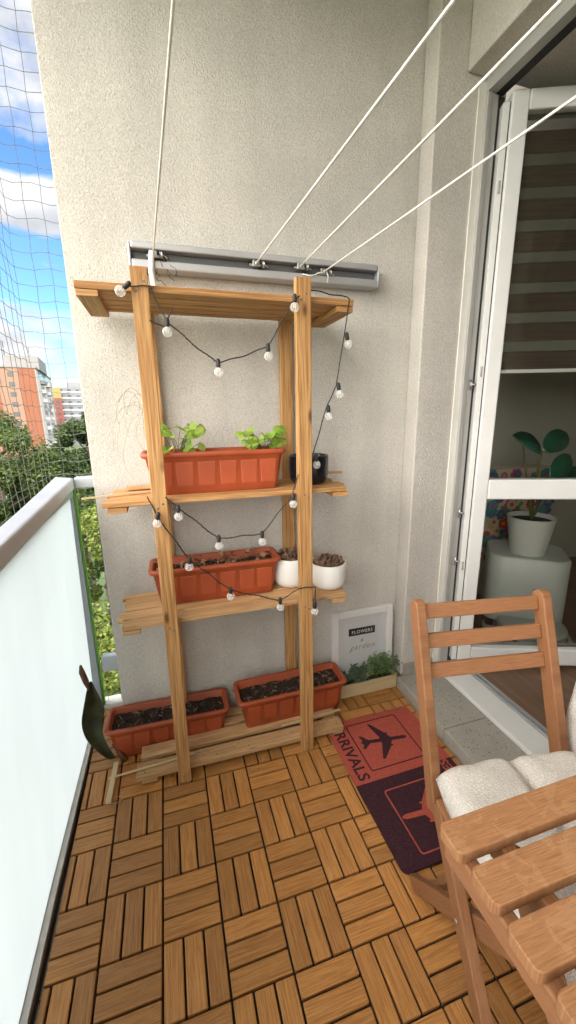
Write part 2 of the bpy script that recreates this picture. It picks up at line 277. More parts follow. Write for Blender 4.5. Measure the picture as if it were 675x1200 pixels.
M['room_wall'] = plain('room_wall_paint', (0.56, 0.55, 0.49), 0.8, var=0.05, scale=2)
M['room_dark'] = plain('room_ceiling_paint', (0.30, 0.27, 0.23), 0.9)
M['mint'] = plain('mint_plastic', (0.58, 0.615, 0.58), 0.35, var=0.02)
M['pot_mint'] = plain('pale_pot_glaze', (0.68, 0.69, 0.65), 0.4, var=0.02)
M['blind_dark'] = wood('blind_brown_band', (0.050, 0.035, 0.025, 1), (0.095, 0.068, 0.05, 1), rough=0.8, island=0.05, grain=(3, 120))
M['blind_sheer'] = plain('blind_sheer_band', (0.135, 0.135, 0.105), 0.9)

# ------------------------------------------------------------------ mesh helpers
class MB:
    """collects shapes; build() links them as ONE mesh object with a UV map (U along each piece)"""
    def __init__(self): self.bm = bmesh.new(); self.uv = self.bm.loops.layers.uv.new('UVMap'); self.mi = 0
    def face(self, vs, uvs=None, smooth=False):
        try: f = self.bm.faces.new(vs)
        except ValueError: return None
        f.material_index = self.mi; f.smooth = smooth
        if uvs:
            for l, u in zip(f.loops, uvs): l[self.uv].uv = u
        return f
    def obox(self, c, ax, h):
        """c centre, ax three orthonormal axes, h half sizes"""
        c = V(c); ax = [V(a) for a in ax]
        k = max(range(3), key=lambda i: h[i]); ou, ov = random.uniform(0, 50), random.uniform(0, 50)
        P = {}
        for s in [(a, b, d) for a in (-1, 1) for b in (-1, 1) for d in (-1, 1)]:
            P[s] = self.bm.verts.new(c + sum((ax[i] * (s[i] * h[i]) for i in range(3)), V((0, 0, 0))))
        hand = ax[0].cross(ax[1]).dot(ax[2]) > 0
        for i in range(3):
            j, l = [(1, 2), (2, 0), (0, 1)][i]
            for sg in (-1, 1):
                q = []
                for (a, b) in ((-1, -1), (1, -1), (1, 1), (-1, 1)):
                    s = [0, 0, 0]; s[i] = sg; s[j] = a; s[l] = b; q.append(tuple(s))
                if (sg < 0) == hand: q.reverse()
                uvs = []
                for s in q:
                    u = s[k] * h[k] if k != i else s[j] * h[j]
                    o = [w for w in (j, l) if w != k]; o = o[0] if k != i else l
                    uvs.append((u + ou, s[o] * h[o] + ov + i * 1.7 + sg * 0.3))
                self.face([P[s] for s in q], uvs)
    def box(self, lo, hi):
        lo, hi = V(lo), V(hi)
        self.obox((lo + hi) / 2, ((1, 0, 0), (0, 1, 0), (0, 0, 1)), [(hi[i] - lo[i]) / 2 for i in range(3)])
    def bar(self, a, b, w, t, side=(1, 0, 0)):
        """rectangular bar a->b; w is its size along `side`, t the other way"""
        a, b = V(a), V(b); d = (b - a); ln = d.length; d /= ln; s = V(side); s = (s - d * s.dot(d)).normalized(); n = d.cross(s)
        self.obox((a + b) / 2, (d, s, n), (ln / 2, w / 2, t / 2))
    def prism(self, poly, o, ux, uy, thick, side_uv=True):
        """polygon (2D) on plane o+ux,uy extruded by thick along ux x uy"""
        o, ux, uy = V(o), V(ux), V(uy); n = ux.cross(uy).normalized(); ou = random.uniform(0, 30)
        lo = [self.bm.verts.new(o + ux * p[0] + uy * p[1]) for p in poly]
        hi = [self.bm.verts.new(o + ux * p[0] + uy * p[1] + n * thick) for p in poly]
        uv = [(p[0] + ou, p[1] + ou) for p in poly]
        self.face(hi, uv); self.face(lo[::-1], uv[::-1])
        for i in range(len(poly)):
            j = (i + 1) % len(poly); self.face([lo[i], lo[j], hi[j], hi[i]], [uv[i], uv[j], uv[j], uv[i]])
    def tube(self, pts, r, n=6, closed=False, cap=True):
        pts = [V(p) for p in pts]; k = len(pts); rs = r if isinstance(r, (list, tuple)) else [r] * k
        rings = []; up = None
        for i in range(k):
            d = (pts[min(i + 1, k - 1)] - pts[max(i - 1, 0)])
            if d.length < 1e-9: d = V((0, 0, 1))
            d.normalize()
            if up is None: up = V((0, 0, 1)) if abs(d.z) < 0.9 else V((1, 0, 0))
            a = up - d * up.dot(d)
            if a.length < 1e-4: a = d.orthogonal()
            a.normalize(); up = a; b = d.cross(a)
            rings.append([self.bm.verts.new(pts[i] + (a * math.cos(2 * math.pi * q / n) + b * math.sin(2 * math.pi * q / n)) * rs[i]) for q in range(n)])
        L_ = 0
        for i in range(k - 1):
            for q in range(n):
                w = (q + 1) % n; self.face([rings[i][q], rings[i][w], rings[i + 1][w], rings[i + 1][q]], [(i, q), (i, w), (i + 1, w), (i + 1, q)], True)
        if cap and n > 2: self.face(rings[0][::-1]); self.face(rings[-1])
    def lathe(self, prof, c, n=28, smooth=True, cap=False, axis=None):
        c = V(c); rings = []
        A = axis or ((1, 0, 0), (0, 1, 0), (0, 0, 1)); A = [V(a) for a in A]
        for (r, z) in prof: rings.append([self.bm.verts.new(c + A[0] * (r * math.cos(2 * math.pi * q / n)) + A[1] * (r * math.sin(2 * math.pi * q / n)) + A[2] * z) for q in range(n)])
        for i in range(len(prof) - 1):
            for q in range(n):
                w = (q + 1) % n; self.face([rings[i][q], rings[i][w], rings[i + 1][w], rings[i + 1][q]], None, smooth)
        if prof[0][0] > 1e-5: self.face(rings[0][::-1])
        if prof[-1][0] > 1e-5 and cap: self.face(rings[-1])
    def loops(self, loops, smooth=False, cap0=True, cap1=True):
        rs = [[self.bm.verts.new(V(p)) for p in l] for l in loops]; n = len(rs[0])
        for i in range(len(rs) - 1):
            for q in range(n):
                w = (q + 1) % n; self.face([rs[i][q], rs[i][w], rs[i + 1][w], rs[i + 1][q]], [(q, i), (w, i), (w, i + 1), (q, i + 1)], smooth)
        if cap0: self.face(rs[0][::-1])
        if cap1: self.face(rs[-1])
    def blob(self, c, r, jag=0.3, rnd=random):
        """small faceted lump"""
        c = V(c); t = (1 + 5 ** 0.5) / 2
        pts = [V(p).normalized() for p in ((0, 1, 0), (0, -1, 0), (1, 0, 0.1), (-1, 0, -0.1), (0, 0.1, 1), (0.1, 0, -1))]
        q = Matrix.Rotation(rnd.uniform(0, 6.28), 3, V((rnd.uniform(-1, 1), rnd.uniform(-1, 1), rnd.uniform(0.1, 1))).normalized())
        sc_ = [rnd.uniform(1 - jag, 1 + jag) for _ in pts]; sx = V((rnd.uniform(.7, 1.3), rnd.uniform(.7, 1.3), rnd.uniform(.6, 1.1)))
        vs = []
        for p, s in zip(pts, sc_): w = q @ V((p.x * sx.x, p.y * sx.y, p.z * sx.z)); vs.append(self.bm.verts.new(c + w * r * s))
        for f in ((0, 2, 4), (0, 4, 3), (0, 3, 5), (0, 5, 2), (1, 4, 2), (1, 3, 4), (1, 5, 3), (1, 2, 5)): self.face([vs[i] for i in f])
    def leaf(self, base, d, up, ln, wd, fold=0.25, droop=0.3, seg=4, tip=0.0):
        """a leaf blade of two halves, creased along its midrib"""
        base, d, up = V(base), V(d).normalized(), V(up); s = d.cross(up)
        if s.length < 1e-4: s = d.orthogonal()
        s.normalize(); u = s.cross(d).normalized()
        mid, lf, rt = [], [], []
        for i in range(seg + 1):
            f = i / seg; w = wd * 0.5 * (math.sin(math.pi * min(1, f * 0.92 + 0.04)) ** 0.75) if 0 < i < seg else wd * 0.03
            p = base + d * (ln * f) - u * (droop * ln * f * f)
            mid.append(self.bm.verts.new(p)); lf.append(self.bm.verts.new(p + s * w + u * (w * fold))); rt.append(self.bm.verts.new(p - s * w + u * (w * fold)))
        for i in range(seg):
            self.face([mid[i], mid[i + 1], lf[i + 1], lf[i]], None, True); self.face([mid[i], rt[i], rt[i + 1], mid[i + 1]], None, True)
    def build(self, name, mats, parent=None, bevel=0.0, recalc=False, seg=2):
        if recalc: bmesh.ops.recalc_face_normals(self.bm, faces=self.bm.faces[:])
        me = bpy.data.meshes.new(name); self.bm.to_mesh(me); self.bm.free()
        return link(name, me, mats, parent, bevel, seg)
def link(name, me, mats=None, parent=None, bevel=0.0, seg=2):
    if mats is not None:
        for m in (mats if isinstance(mats, (list, tuple)) else [mats]): me.materials.append(m)
    o = bpy.data.objects.new(name, me); col.objects.link(o)
    if parent is not None:
        o.parent = parent
    if bevel:
        b = o.modifiers.new('bevel', 'BEVEL'); b.width = bevel; b.segments = seg; b.limit_method = 'ANGLE'; b.angle_limit = R(40)
    return o
def tag(o, label=None, cat=None, group=None, kind=None):
    if label: o['label'] = label
    if cat: o['category'] = cat
    if group: o['group'] = group
    if kind: o['kind'] = kind
    return o
def thing(name, label, cat, loc=(0, 0, 0), rz=0.0, group=None):
    o = bpy.data.objects.new(name, None); col.objects.link(o); o.location = loc; o.rotation_euler = (0, 0, rz); o.empty_display_size = 0.1
    return tag(o, label, cat, group)
def tlocal(o):
    """function turning world points into the local frame of a thing"""
    inv = (Matrix.Translation(o.location) @ Matrix.Rotation(o.rotation_euler.z, 4, 'Z')).inverted()
    return lambda *p: inv @ V(p)
def text_mesh(s, size, shear=0.0, offset=0.0, space=1.0):
    cu = bpy.data.curves.new('lettering', 'FONT'); cu.body = s; cu.size = size; cu.shear = shear; cu.offset = offset; cu.space_character = space
    cu.align_x = 'CENTER'; cu.align_y = 'CENTER'; cu.resolution_u = 3
    o = bpy.data.objects.new('lettering', cu); col.objects.link(o)
    bpy.context.view_layer.update()
    me = bpy.data.meshes.new_from_object(o.evaluated_get(bpy.context.evaluated_depsgraph_get()))
    bpy.data.objects.remove(o); bpy.data.curves.remove(cu); me.materials.clear()
    return me
def text_into(mb, s, size, o, ux, uy, **kw):
    me = text_mesh(s, size, **kw); o, ux, uy = V(o), V(ux), V(uy)
    vs = [mb.bm.verts.new(o + ux * v.co.x + uy * v.co.y) for v in me.vertices]
    for p in me.polygons: mb.face([vs[i] for i in p.vertices])
    bpy.data.meshes.remove(me)
def rr(w, d, r, z, n=5, cx=0, cy=0):
    """rounded rectangle loop"""
    out = []
    for (sx, sy, a0) in ((1, 1, 0), (-1, 1, 90), (-1, -1, 180), (1, -1, 270)):
        for i in range(n + 1):
            a = R(a0 + 90 * i / n); out.append((cx + sx * (w / 2 - r) + r * math.cos(a), cy + sy * (d / 2 - r) + r * math.sin(a), z))
    return out
random.seed(7)

# ================================================================== SETTING: balcony shell
YW, YP, XP, XF, H = 0.32, 0.235, 1.262, 1.46, 2.78        # end wall, pilaster front, pilaster side, door frame plane, ceiling height
YB = -4.30                                                  # the wall behind the camera
# floor: slats of the click tiles, 15 cm quadrants of three slats
fl = MB(); fl.mi = 0
fl.box((-0.120, YB, -0.035), (1.236, 0.50, -0.012)); fl.mi = 1
for i in range(-1, 9):
    for j in range(-5, 31):
        x0, y0 = i * 0.15, 0.15 * (1 - j) - 0.0
        x0 += 0.0; x1, y1 = x0 + 0.15, y0 + 0.15
        horiz = (i + j) % 2 == 1
        for k in range(3):
            g = 0.0027
            if horiz: a = [x0 + g, y0 + 0.05 * k + g, x1 - g, y0 + 0.05 * (k + 1) - g]
            else: a = [x0 + 0.05 * k + g, y0 + g, x0 + 0.05 * (k + 1) - g, y1 - g]
            lim_y = 0.315 if a[0] > 0.02 else 0.49
            a[0] = max(a[0], -0.118); a[2] = min(a[2], 1.232); a[1] = max(a[1], YB + 0.005); a[3] = min(a[3], lim_y)
            if a[2] - a[0] < 0.012 or a[3] - a[1] < 0.012: continue
            dz = random.uniform(-0.0008, 0.0008)
            fl.box((a[0], a[1], -0.012 + 0.0005), (a[2], a[3], dz))
tag(fl.build('floor', [M['deck_base'], M['deck']], bevel=0.0022), kind='structure')
sl = MB(); sl.box((-0.20, YB - 0.25, -0.24), (1.60, 0.56, -0.036)); tag(sl.build('balcony_slab', M['terrazzo']), kind='structure')
sl = MB(); sl.box((-0.125, 0.500, -0.035), (-0.002, 0.56, 0.02)); tag(sl.build('slab_kerb', M['plaster_white'], bevel=0.004), kind='structure')

w = MB(); w.box((0.002, YW, -0.035), (XF, 0.56, H))
tag(w.build('end_wall', M['stucco'], bevel=0.003), 'rough beige stucco end wall behind the wooden plant rack', 'wall')
w = MB(); w.box((XP, YP, 0.052), (XF - 0.002, YW - 0.002, H))
pil = tag(w.build('wall_pier', M['stucco_side'], bevel=0.005), 'narrow stucco pier in the corner between end wall and balcony door', 'wall')
w = MB(); w.box((XP + 0.006, YP - 0.010, 0.0525), (XF - 0.03, YP - 0.0005, 0.115)); w.build('skirting_tile', M['terrazzo'], pil, bevel=0.002)

fw = thing('house_wall', 'house front above and beside the balcony door, with lintel', 'wall', (1.4, -1.4, 0))
T = tlocal(fw)
def lbox(mb, T, lo, hi): mb.box(T(*lo), T(*hi))
w = MB(); lbox(w, T, (1.382, YB, 2.447), (1.95, YP - 0.002, H)); w.build('lintel', M['stucco_side'], fw, bevel=0.004)
w = MB(); lbox(w, T, (1.382, YB, 0.052), (1.75, -1.15, 2.446)); w.build('wall', M['stucco_side'], fw, bevel=0.004)
w = MB(); lbox(w, T, (XF + 0.001, YP - 0.001, 0.052), (1.556, 0.56, 2.446)); w.build('reveal', M['plaster_white'], fw)
bd = MB(); lbox(bd, T, (XF - 0.028, YP - 0.008, 0.066), (XF + 0.004, YP - 0.0015, 2.43)); bd.build('plaster_bead', M['plaster_white'], fw, bevel=0.002)
w = MB(); w.box((-0.30, YB - 0.25, -0.035), (1.95, YB, H)); tag(w.build('back_wall', M['stucco']), 'stucco wall closing the balcony behind the camera', 'wall')
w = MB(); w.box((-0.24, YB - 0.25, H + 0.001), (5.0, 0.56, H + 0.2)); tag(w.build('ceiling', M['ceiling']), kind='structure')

# door step
st = MB()
yy = [YP - 0.003, -0.115, -0.415, -0.715, -1.015, -1.315, -1.8, YB]
for a, b in zip(yy[:-1], yy[1:]):
    st.box((1.238, b + 0.0015, -0.035), (1.454, a - 0.0015, 0.050))
tag(st.build('door_step', M['terrazzo'], bevel=0.004), kind='structure')

# ================================================================== balcony railing
rl = thing('balcony_railing', 'silver railing with frosted glass panel along the left side of the balcony', 'railing', (-0.13, 0.0, 0))
T = tlocal(rl)
b = MB()
def quadprism(mb, pts, zb, zt, T):
    mb.loops([[T(p[0], p[1], zb) for p in pts], [T(p[0], p[1], zt) for p in pts]])
b.loops([[T(xo, y_, 1.016), T(xo, y_, 1.061), T(xi, yi, 1.061), T(xi, yi, 1.016)][::-1] for (xo, y_, xi, yi) in ((-0.175, 0.555, -0.098, 0.500), (-0.116, -0.10, -0.066, -0.10), (-0.090, -0.45, -0.047, -0.45), (-0.090, YB, -0.047, YB))])
b.build('handrail', M['rail_paint'], rl, bevel=0.006, recalc=True)
b = MB(); lbox(b, T, (-0.0975, 0.502, 1.017), (0.0, 0.553, 1.060)); b.build('return_rail', M['rail_paint'], rl, bevel=0.005)
b = MB(); b.loops([[T(-0.120, YB, z_), T(-0.075, YB, z_), T(-0.105, 0.498, z_), T(-0.135, 0.498, z_)] for z_ in (0.990, 1.0155)]); b.build('rail_channel', M['post_paint'], rl)
g = MB()
g.loops([[T(-0.158, YB, 0.012), T(-0.150, YB, 0.012), T(-0.150, -0.25, 0.012), T(-0.138, 0.488, 0.012), T(-0.146, 0.488, 0.012), T(-0.158, -0.25, 0.012)],
         [T(-0.104, YB, 0.989), T(-0.095, YB, 0.989), T(-0.095, -0.25, 0.989), T(-0.117, 0.488, 0.989), T(-0.126, 0.488, 0.989), T(-0.104, -0.25, 0.989)]])
g.build('glass_panel', M['frosted'], rl, recalc=True)
b = MB(); lbox(b, T, (-0.140, 0.492, -0.03), (-0.107, 0.53, 1.0155)); b.build('post', M['post_paint'], rl, bevel=0.003)
b = MB(); lbox(b, T, (-0.1065, 0.500, 0.02), (-0.098, 0.512, 1.012)); b.build('glass_edge', M['green_glass'], rl)
b = MB(); lbox(b, T, (-0.092, 0.505, 0.182), (0.0, 0.545, 0.254)); b.build('lower_rail', M['rail_paint'], rl, bevel=0.004)
def strip(name, mat, xa, xb, zt):
    b = MB(); b.loops([[T(xa, YB, z_), T(xb, YB, z_), T(xb, -0.25, z_), T(xb + 0.010, 0.488, z_), T(xa + 0.010, 0.488, z_), T(xa, -0.25, z_)] for z_ in (-0.03, zt)]); b.build(name, mat, rl)
strip('gasket', M['dark_gap'], -0.1605, -0.1505, 0.0115); strip('bottom_channel', M['sill_grey'], -0.150, -0.134, 0.009); strip('edge_strip', M['edge_brown'], -0.1335, -0.1305, 0.002)

# safety net of thin twine outside the railing
nt_ = MB(); XN, YN, C = -0.165, 0.52, 0.052
rn = random.Random(3)
def netpt(s, z):
    """s<0 runs back along the side, s>=0 runs from the corner to the wall"""
    wob = 0.0022 * math.sin(s * 37 + z * 11) + 0.002 * math.sin(z * 23 + s * 7)
    f = min(1.0, max(0, (z - 1.06) / 1.5)); sag = 0.02 * math.sin(math.pi * f)
    if s < 0: return V((XN - 0.012 + wob - sag * 0.6, YN + s, z + 0.003 * math.sin(s * 60)))
    return V((XN - 0.012 + s, YN + wob + sag * 0.3, z + 0.004 * math.sin(s * 55 + z * 5)))
ss = [-4.795 + 0.055 * i for i in range(92)]
zz = [1.02 + C * i for i in range(31)]
for s in ss:
    if s > 0.175: continue
    nt_.tube([netpt(s + 0.002 * math.sin(z * 40), z) for z in zz], 0.00105, 3, cap=False)
for z in zz:
    nt_.tube([netpt(s, z) for s in [-4.795 + 0.0275 * i for i in range(182)] if s <= 0.176], 0.00105, 3, cap=False)
zz2 = [0.0 + C * i for i in range(20)]
for s in (0.035, 0.09, 0.145):
    nt_.tube([netpt(s, z) for z in zz2], 0.00105, 3, cap=False)
for z in zz2: nt_.tube([netpt(s, z) for s in (0.0, 0.03, 0.06, 0.09, 0.12, 0.15, 0.176)], 0.00105, 3, cap=False)
tag(nt_.build('safety_net', M['net']), 'fine twine cat net stretched above the railing', 'net')

# ================================================================== balcony door and its frame
df = thing('door_frame', 'white plastic door frame with dark gaskets and low threshold', 'door frame', (1.5, -0.4, 0.05))
T = tlocal(df)
b = MB(); lbox(b, T, (1.462, 0.213, 0.066), (1.480, YP - 0.003, 2.398)); lbox(b, T, (1.4835, 0.219, 0.066), (1.512, YP - 0.003, 2.398)); b.build('jamb', M['pvc_grey'], df, bevel=0.002)
b = MB(); lbox(b, T, (1.480, 0.221, 0.066), (1.4835, YP - 0.004, 2.398)); lbox(b, T, (1.512, 0.226, 0.066), (1.545, YP - 0.003, 2.398)); b.build('gasket', M['dark_gap'], df)
b = MB(); lbox(b, T, (1.462, -1.149, 2.399), (1.500, YP - 0.003, 2.444)); b.build('head', M['pvc_grey'], df, bevel=0.002)
b = MB(); lbox(b, T, (1.5005, -1.149, 2.405), (1.54, YP - 0.003, 2.443)); b.build('head_gasket', M['dark_gap'], df)
b = MB(); lbox(b, T, (1.456, -1.149, 0.040), (1.572, YP - 0.003, 0.0655)); b.build('threshold', M['pvc'], df, bevel=0.003)
b = MB(); lbox(b, T, (1.573, -1.149, 0.040), (1.584, YP - 0.01, 0.074)); lbox(b, T, (1.592, -1.149, 0.040), (1.602, YP - 0.01, 0.078)); b.build('track', M['alu'], df, bevel=0.001)
b = MB(); lbox(b, T, (1.5845, -1.149, 0.040), (1.5915, YP - 0.01, 0.060)); b.build('track_groove', M['dark_gap'], df)
for z in (0.62, 0.85, 1.4):
    b = MB(); b.tube([T(1.5, 0.212, z - 0.02), T(1.5, 0.212, z + 0.02)], 0.005, 8); b.tube([T(1.497, 0.210, z), T(1.512, 0.196, z)], 0.003, 6); b.build('latch_keeper', M['steel'], df)

dl = thing('balcony_door', 'white framed glass balcony door standing open into the room', 'door', (1.55, 0.17, 0.1), math.atan2(-0.36, 0.933))
# local x runs along the leaf from its hinge side, local y into the room side
zB, zT, TH, LW = 0.0, 2.292, 0.066, 0.78      # leaf heights are above the thing's base at z 0.1
b = MB()
b.box((-0.016, 0, zB), (0.044, TH, zT)); b.box((LW - 0.06, 0, zB), (LW, TH, zT))
b.box((0.0442, 0.0, zT - 0.062), (LW - 0.0602, TH, zT)); b.box((0.0442, 0.0, 0.815), (LW - 0.0602, TH, 0.903)); b.box((0.0442, 0.0, zB), (LW - 0.0602, TH, 0.085))
b.build('leaf_frame', M['pvc'], dl, bevel=0.006)
b = MB(); b.box((-0.042, 0.012, zB + 0.01), (-0.0165, TH, zT - 0.03)); b.build('leaf_edge', M['pvc'], dl, bevel=0.002)
b = MB(); b.box((-0.0195, 0.010, zB + 0.01), (-0.0163, 0.0118, zT - 0.03)); b.build('seal', M['dark_gap'], dl)
for z in (0.5, 1.35, 2.0):
    b = MB(); b.tube([(-0.03, 0.011, z - 0.02), (-0.03, 0.011, z + 0.02)], 0.004, 8); b.build('hinge_pin', M['pvc_grey'], dl)
for (z0, z1) in ((0.905, zT - 0.064), (0.087, 0.813)):
    b = MB(); b.box((0.046, 0.028, z0), (LW - 0.062, 0.038, z1)); b.build('glass', M['glass'], dl)
bl = MB(); bl.mi = 0
z = zT - 0.09; k = 0
while z > 1.43:
    hgt = 0.072 if k % 2 == 0 else 0.038
    bl.mi = 0 if k % 2 == 0 else 1
    bl.box((0.05, 0.072, z - hgt + 0.001), (LW - 0.05, 0.074, z)); z -= hgt; k += 1
ro = bl.build('roller_blind', [M['blind_dark'], M['blind_sheer']], dl)
b = MB(); b.box((0.048, 0.068, z - 0.014), (LW - 0.048, 0.078, z + 0.0005)); b.build('bottom_bar', M['pvc'], ro, bevel=0.002)

# ================================================================== room behind the door
r_ = MB(); r_.box((1.603, -3.2, 0.0), (5.0, 1.35, 0.072)); tag(r_.build('room_floor', M['laminate']), kind='structure')
r_ = MB(); r_.box((1.545, 1.15, 0.073), (5.0, 1.35, H)); r_.box((4.8, -3.2, 0.073), (5.0, 1.149, H)); r_.box((1.751, -3.4, 0.073), (5.0, -3.201, H)); r_.box((1.545, 0.561, 0.073), (1.60, 1.149, H))
tag(r_.build('room_wall', M['room_wall']), kind='structure')
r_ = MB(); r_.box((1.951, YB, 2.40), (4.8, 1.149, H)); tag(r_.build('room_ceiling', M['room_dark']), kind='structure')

# mint docking station with robot and tray
ang = R(40)
dk = thing('cleaning_station', 'tall mint green cleaning station with rounded corners in the room behind the glass', 'appliance', (2.20, 0.46, 0.072), -ang)
b = MB()
b.loops([rr(0.40, 0.34, 0.07, z_, 6) for z_ in (0.055, 0.06)] + [rr(0.40, 0.34, 0.075, 0.43, 6), rr(0.385, 0.325, 0.07, 0.44, 6)], smooth=True); b.build('body', M['mint'], dk, bevel=0.003)
b = MB(); b.box((-0.185, -0.15, 0.0), (-0.14, 0.15, 0.056)); b.box((0.14, -0.15, 0.0), (0.185, 0.15, 0.056)); b.box((-0.139, 0.10, 0.0), (0.139, 0.15, 0.056)); b.build('foot', M['black'], dk)
b = MB(); b.box((0.03, -0.1715, 0.27), (0.085, -0.1702, 0.274)); b.build('nameplate', M['lettering'], dk)
b = MB(); b.loops([rr(0.40, 0.34, 0.08, 0.001, 6, 0.02, -0.25), rr(0.44, 0.38, 0.09, 0.014, 6, 0.02, -0.25), rr(0.41, 0.35, 0.08, 0.014, 6, 0.02, -0.25), rr(0.39, 0.33, 0.08, 0.006, 6, 0.02, -0.25)], smooth=True)
tr_ = b.build('tray', M['pot_mint'], dk)
rb = thing('cleaning_robot', 'round mint robot cleaner parked under the green station', 'robot', tuple(V((2.20, 0.46, 0.079)) + Matrix.Rotation(-ang, 3, 'Z') @ V((0.04, -0.20, 0))))
b = MB(); b.lathe([(0.150, 0.0), (0.165, 0.012), (0.168, 0.07), (0.160, 0.082), (0.10, 0.086), (0.0, 0.086)], (0, 0, 0), 40); b.build('body', M['mint'], rb)
b = MB(); b.lathe([(0.169, 0.022), (0.1705, 0.024), (0.1705, 0.034), (0.169, 0.036)], (0, 0, 0), 40); b.build('bumper_band', M['black'], rb)

pp = thing('potted_rubber_plant', 'large leaved green plant in a pale pot on the mint station', 'plant', (2.17, 0.43, 0.512))
b = MB(); b.lathe([(0.085, 0.0), (0.088, 0.004), (0.120, 0.205), (0.122, 0.21), (0.115, 0.21), (0.111, 0.185), (0.0, 0.185)], (0, 0, 0), 36); pot_ = b.build('pot', M['pot_mint'], pp)
b = MB(); b.lathe([(0.1095, 0.1865), (0.05, 0.191), (0.0, 0.192)], (0, 0, 0), 24); b.build('soil', M['soil'], pot_)
b = MB(); b.tube([(0, 0, 0.185), (-0.008, 0.0, 0.38), (0.0, -0.01, 0.58)], [0.008, 0.007, 0.004], 8); b.tube([(0, 0, 0.19), (-0.05, 0, 0.36), (-0.11, 0.01, 0.60)], [0.005, 0.004, 0.003], 8); b.tube([(0, 0, 0.19), (0.04, -0.02, 0.34), (0.07, -0.03, 0.43)], [0.005, 0.004, 0.003], 8); b.tube([(0, 0, 0.19), (0.06, -0.03, 0.32), (0.13, -0.05, 0.42)], [0.005, 0.004, 0.003], 8); b.build('stem', M['stem'], pp)
for (base, d, up, ln, wd) in (((0.0, -0.01, 0.56), (-0.80, 0.10, 0.60), (0.35, -0.80, 0.50), 0.19, 0.13), ((0.0, -0.01, 0.57), (0.88, 0.05, 0.45), (-0.2, -0.85, 0.45), 0.23, 0.12),
                              ((0.055, -0.03, 0.42), (0.72, 0.0, 0.62), (-0.1, -0.85, 0.4), 0.20, 0.11), ((0.12, -0.05, 0.41), (0.95, -0.1, 0.18), (0.0, -0.8, 0.6), 0.22, 0.12)):
    b = MB(); b.leaf(base, d, up, ln, wd, 0.18, 0.18, 8); lf_ = b.build('leaf', M['rubber'], pp)
    s_ = lf_.modifiers.new('thick', 'SOLIDIFY'); s_.thickness = 0.002

fc = thing('floral_box', 'cardboard box printed with colourful flowers behind the green station', 'box', (2.20, 0.86, 0.072), R(-8))
b = MB(); b.box((-0.10, -0.05, 0.0), (0.50, 0.10, 0.86)); b.build('body', plain('cream_card', (0.62, 0.52, 0.40), 0.8), fc)
rf = random.Random(11); b = MB(); cols = [(0.62, 0.08, 0.03), (0.05, 0.30, 0.40), (0.75, 0.42, 0.04), (0.55, 0.10, 0.15), (0.08, 0.13, 0.30), (0.6, 0.5, 0.38), (0.16, 0.28, 0.10)]
fm = [plain('flower_ink', c, 0.8) for c in cols]
for q in range(130):
    b.mi = rf.randrange(len(cols)); cx, cz, r0 = rf.uniform(-0.07, 0.47), rf.uniform(0.28, 0.83), rf.uniform(0.022, 0.05)
    pet = rf.choice((5, 6, 8)); y_ = -0.0505 - 0.00035 * q
    for p_ in range(pet):
        a0 = 2 * math.pi * p_ / pet; px_, pz_ = cx + math.cos(a0) * r0 * 0.6, cz + math.sin(a0) * r0 * 0.6
        b.prism([(math.cos(t_ * math.pi / 3) * r0 * 0.42, math.sin(t_ * math.pi / 3) * r0 * 0.42) for t_ in range(6)], (px_, y_, pz_), (1, 0, 0), (0, 0, 1), 0.0002)
    b.mi = (b.mi + 2) % len(cols); b.prism([(math.cos(t_ * math.pi / 4) * r0 * 0.35, math.sin(t_ * math.pi / 4) * r0 * 0.35) for t_ in range(8)], (cx, y_ - 0.0002, cz), (1, 0, 0), (0, 0, 1), 0.0002)
b.build('printed_flowers', fm, fc)

# ================================================================== clothes line rail and cords
br = thing('drying_rail', 'grey aluminium clothes line rail fixed to the wall above the rack', 'clothes rail', (0.63, YW, 1.79))
T = tlocal(br)
b = MB()
lbox(b, T, (0.205, 0.262, 1.808), (1.075, YW - 0.001, 1.829)); lbox(b, T, (0.205, 0.262, 1.752), (1.075, YW - 0.001, 1.778)); lbox(b, T, (0.205, 0.300, 1.7785), (1.075, YW - 0.001, 1.8075))
b.build('profile', M['alu'], br, bevel=0.005, seg=3)
b = MB(); lbox(b, T, (0.207, 0.293, 1.779), (1.073, 0.2995, 1.807)); b.build('slot', M['alu_dark'], br)
b = MB(); lbox(b, T, (1.0755, 0.264, 1.755), (1.083, YW - 0.001, 1.826)); b.build('end_cap', M['alu'], br, bevel=0.004)
b = MB(); lbox(b, T, (0.196, 0.264, 1.755), (0.2045, YW - 0.001, 1.826)); b.build('end_cap', M['alu'], br, bevel=0.004)
ends = ((0.272, 0.255, 1.792), (0.607, 0.255, 1.793), (0.767, 0.255, 1.797), (0.855, 0.255, 1.786))
for i, e in enumerate(ends):
    b = MB(); c_ = T(*e)
    b.tube([c_ + V((-0.02, 0.02, 0)), c_ + V((0.02, 0.02, 0))], 0.006, 8); b.box(c_ + V((-0.012, -0.002, -0.010)), c_ + V((0.012, 0.040, 0.010)))
    b.lathe([(0.0, -0.004), (0.012, -0.004), (0.009, 0), (0.012, 0.004), (0.0, 0.004)], c_ + V((0.024, 0.005, 0)), 12, axis=((0, 1, 0), (0, 0, 1), (1, 0, 0)))
    b.build('line_hook', M['steel'], br, bevel=0.001)
b = MB(); b.tube([T(0.268, 0.258, 1.80), T(0.262, 0.250, 1.74), T(0.268, 0.25, 1.69), T(0.29, 0.25, 1.66)], 0.009, 8); b.build('pulley_sleeve', M['pvc'], br)
mids = ((0.318, -0.55, 1.825), (0.664, -0.665, 1.812), (0.802, -0.70, 1.815), (0.985, -0.58, 1.818))
lb = ('white clothes line rising steeply at the left of the rack', 'white clothes line knotted at the middle of the rail', 'white clothes line leaving the rail beside the right front post', 'lowest white clothes line crossing in front of the door glass')
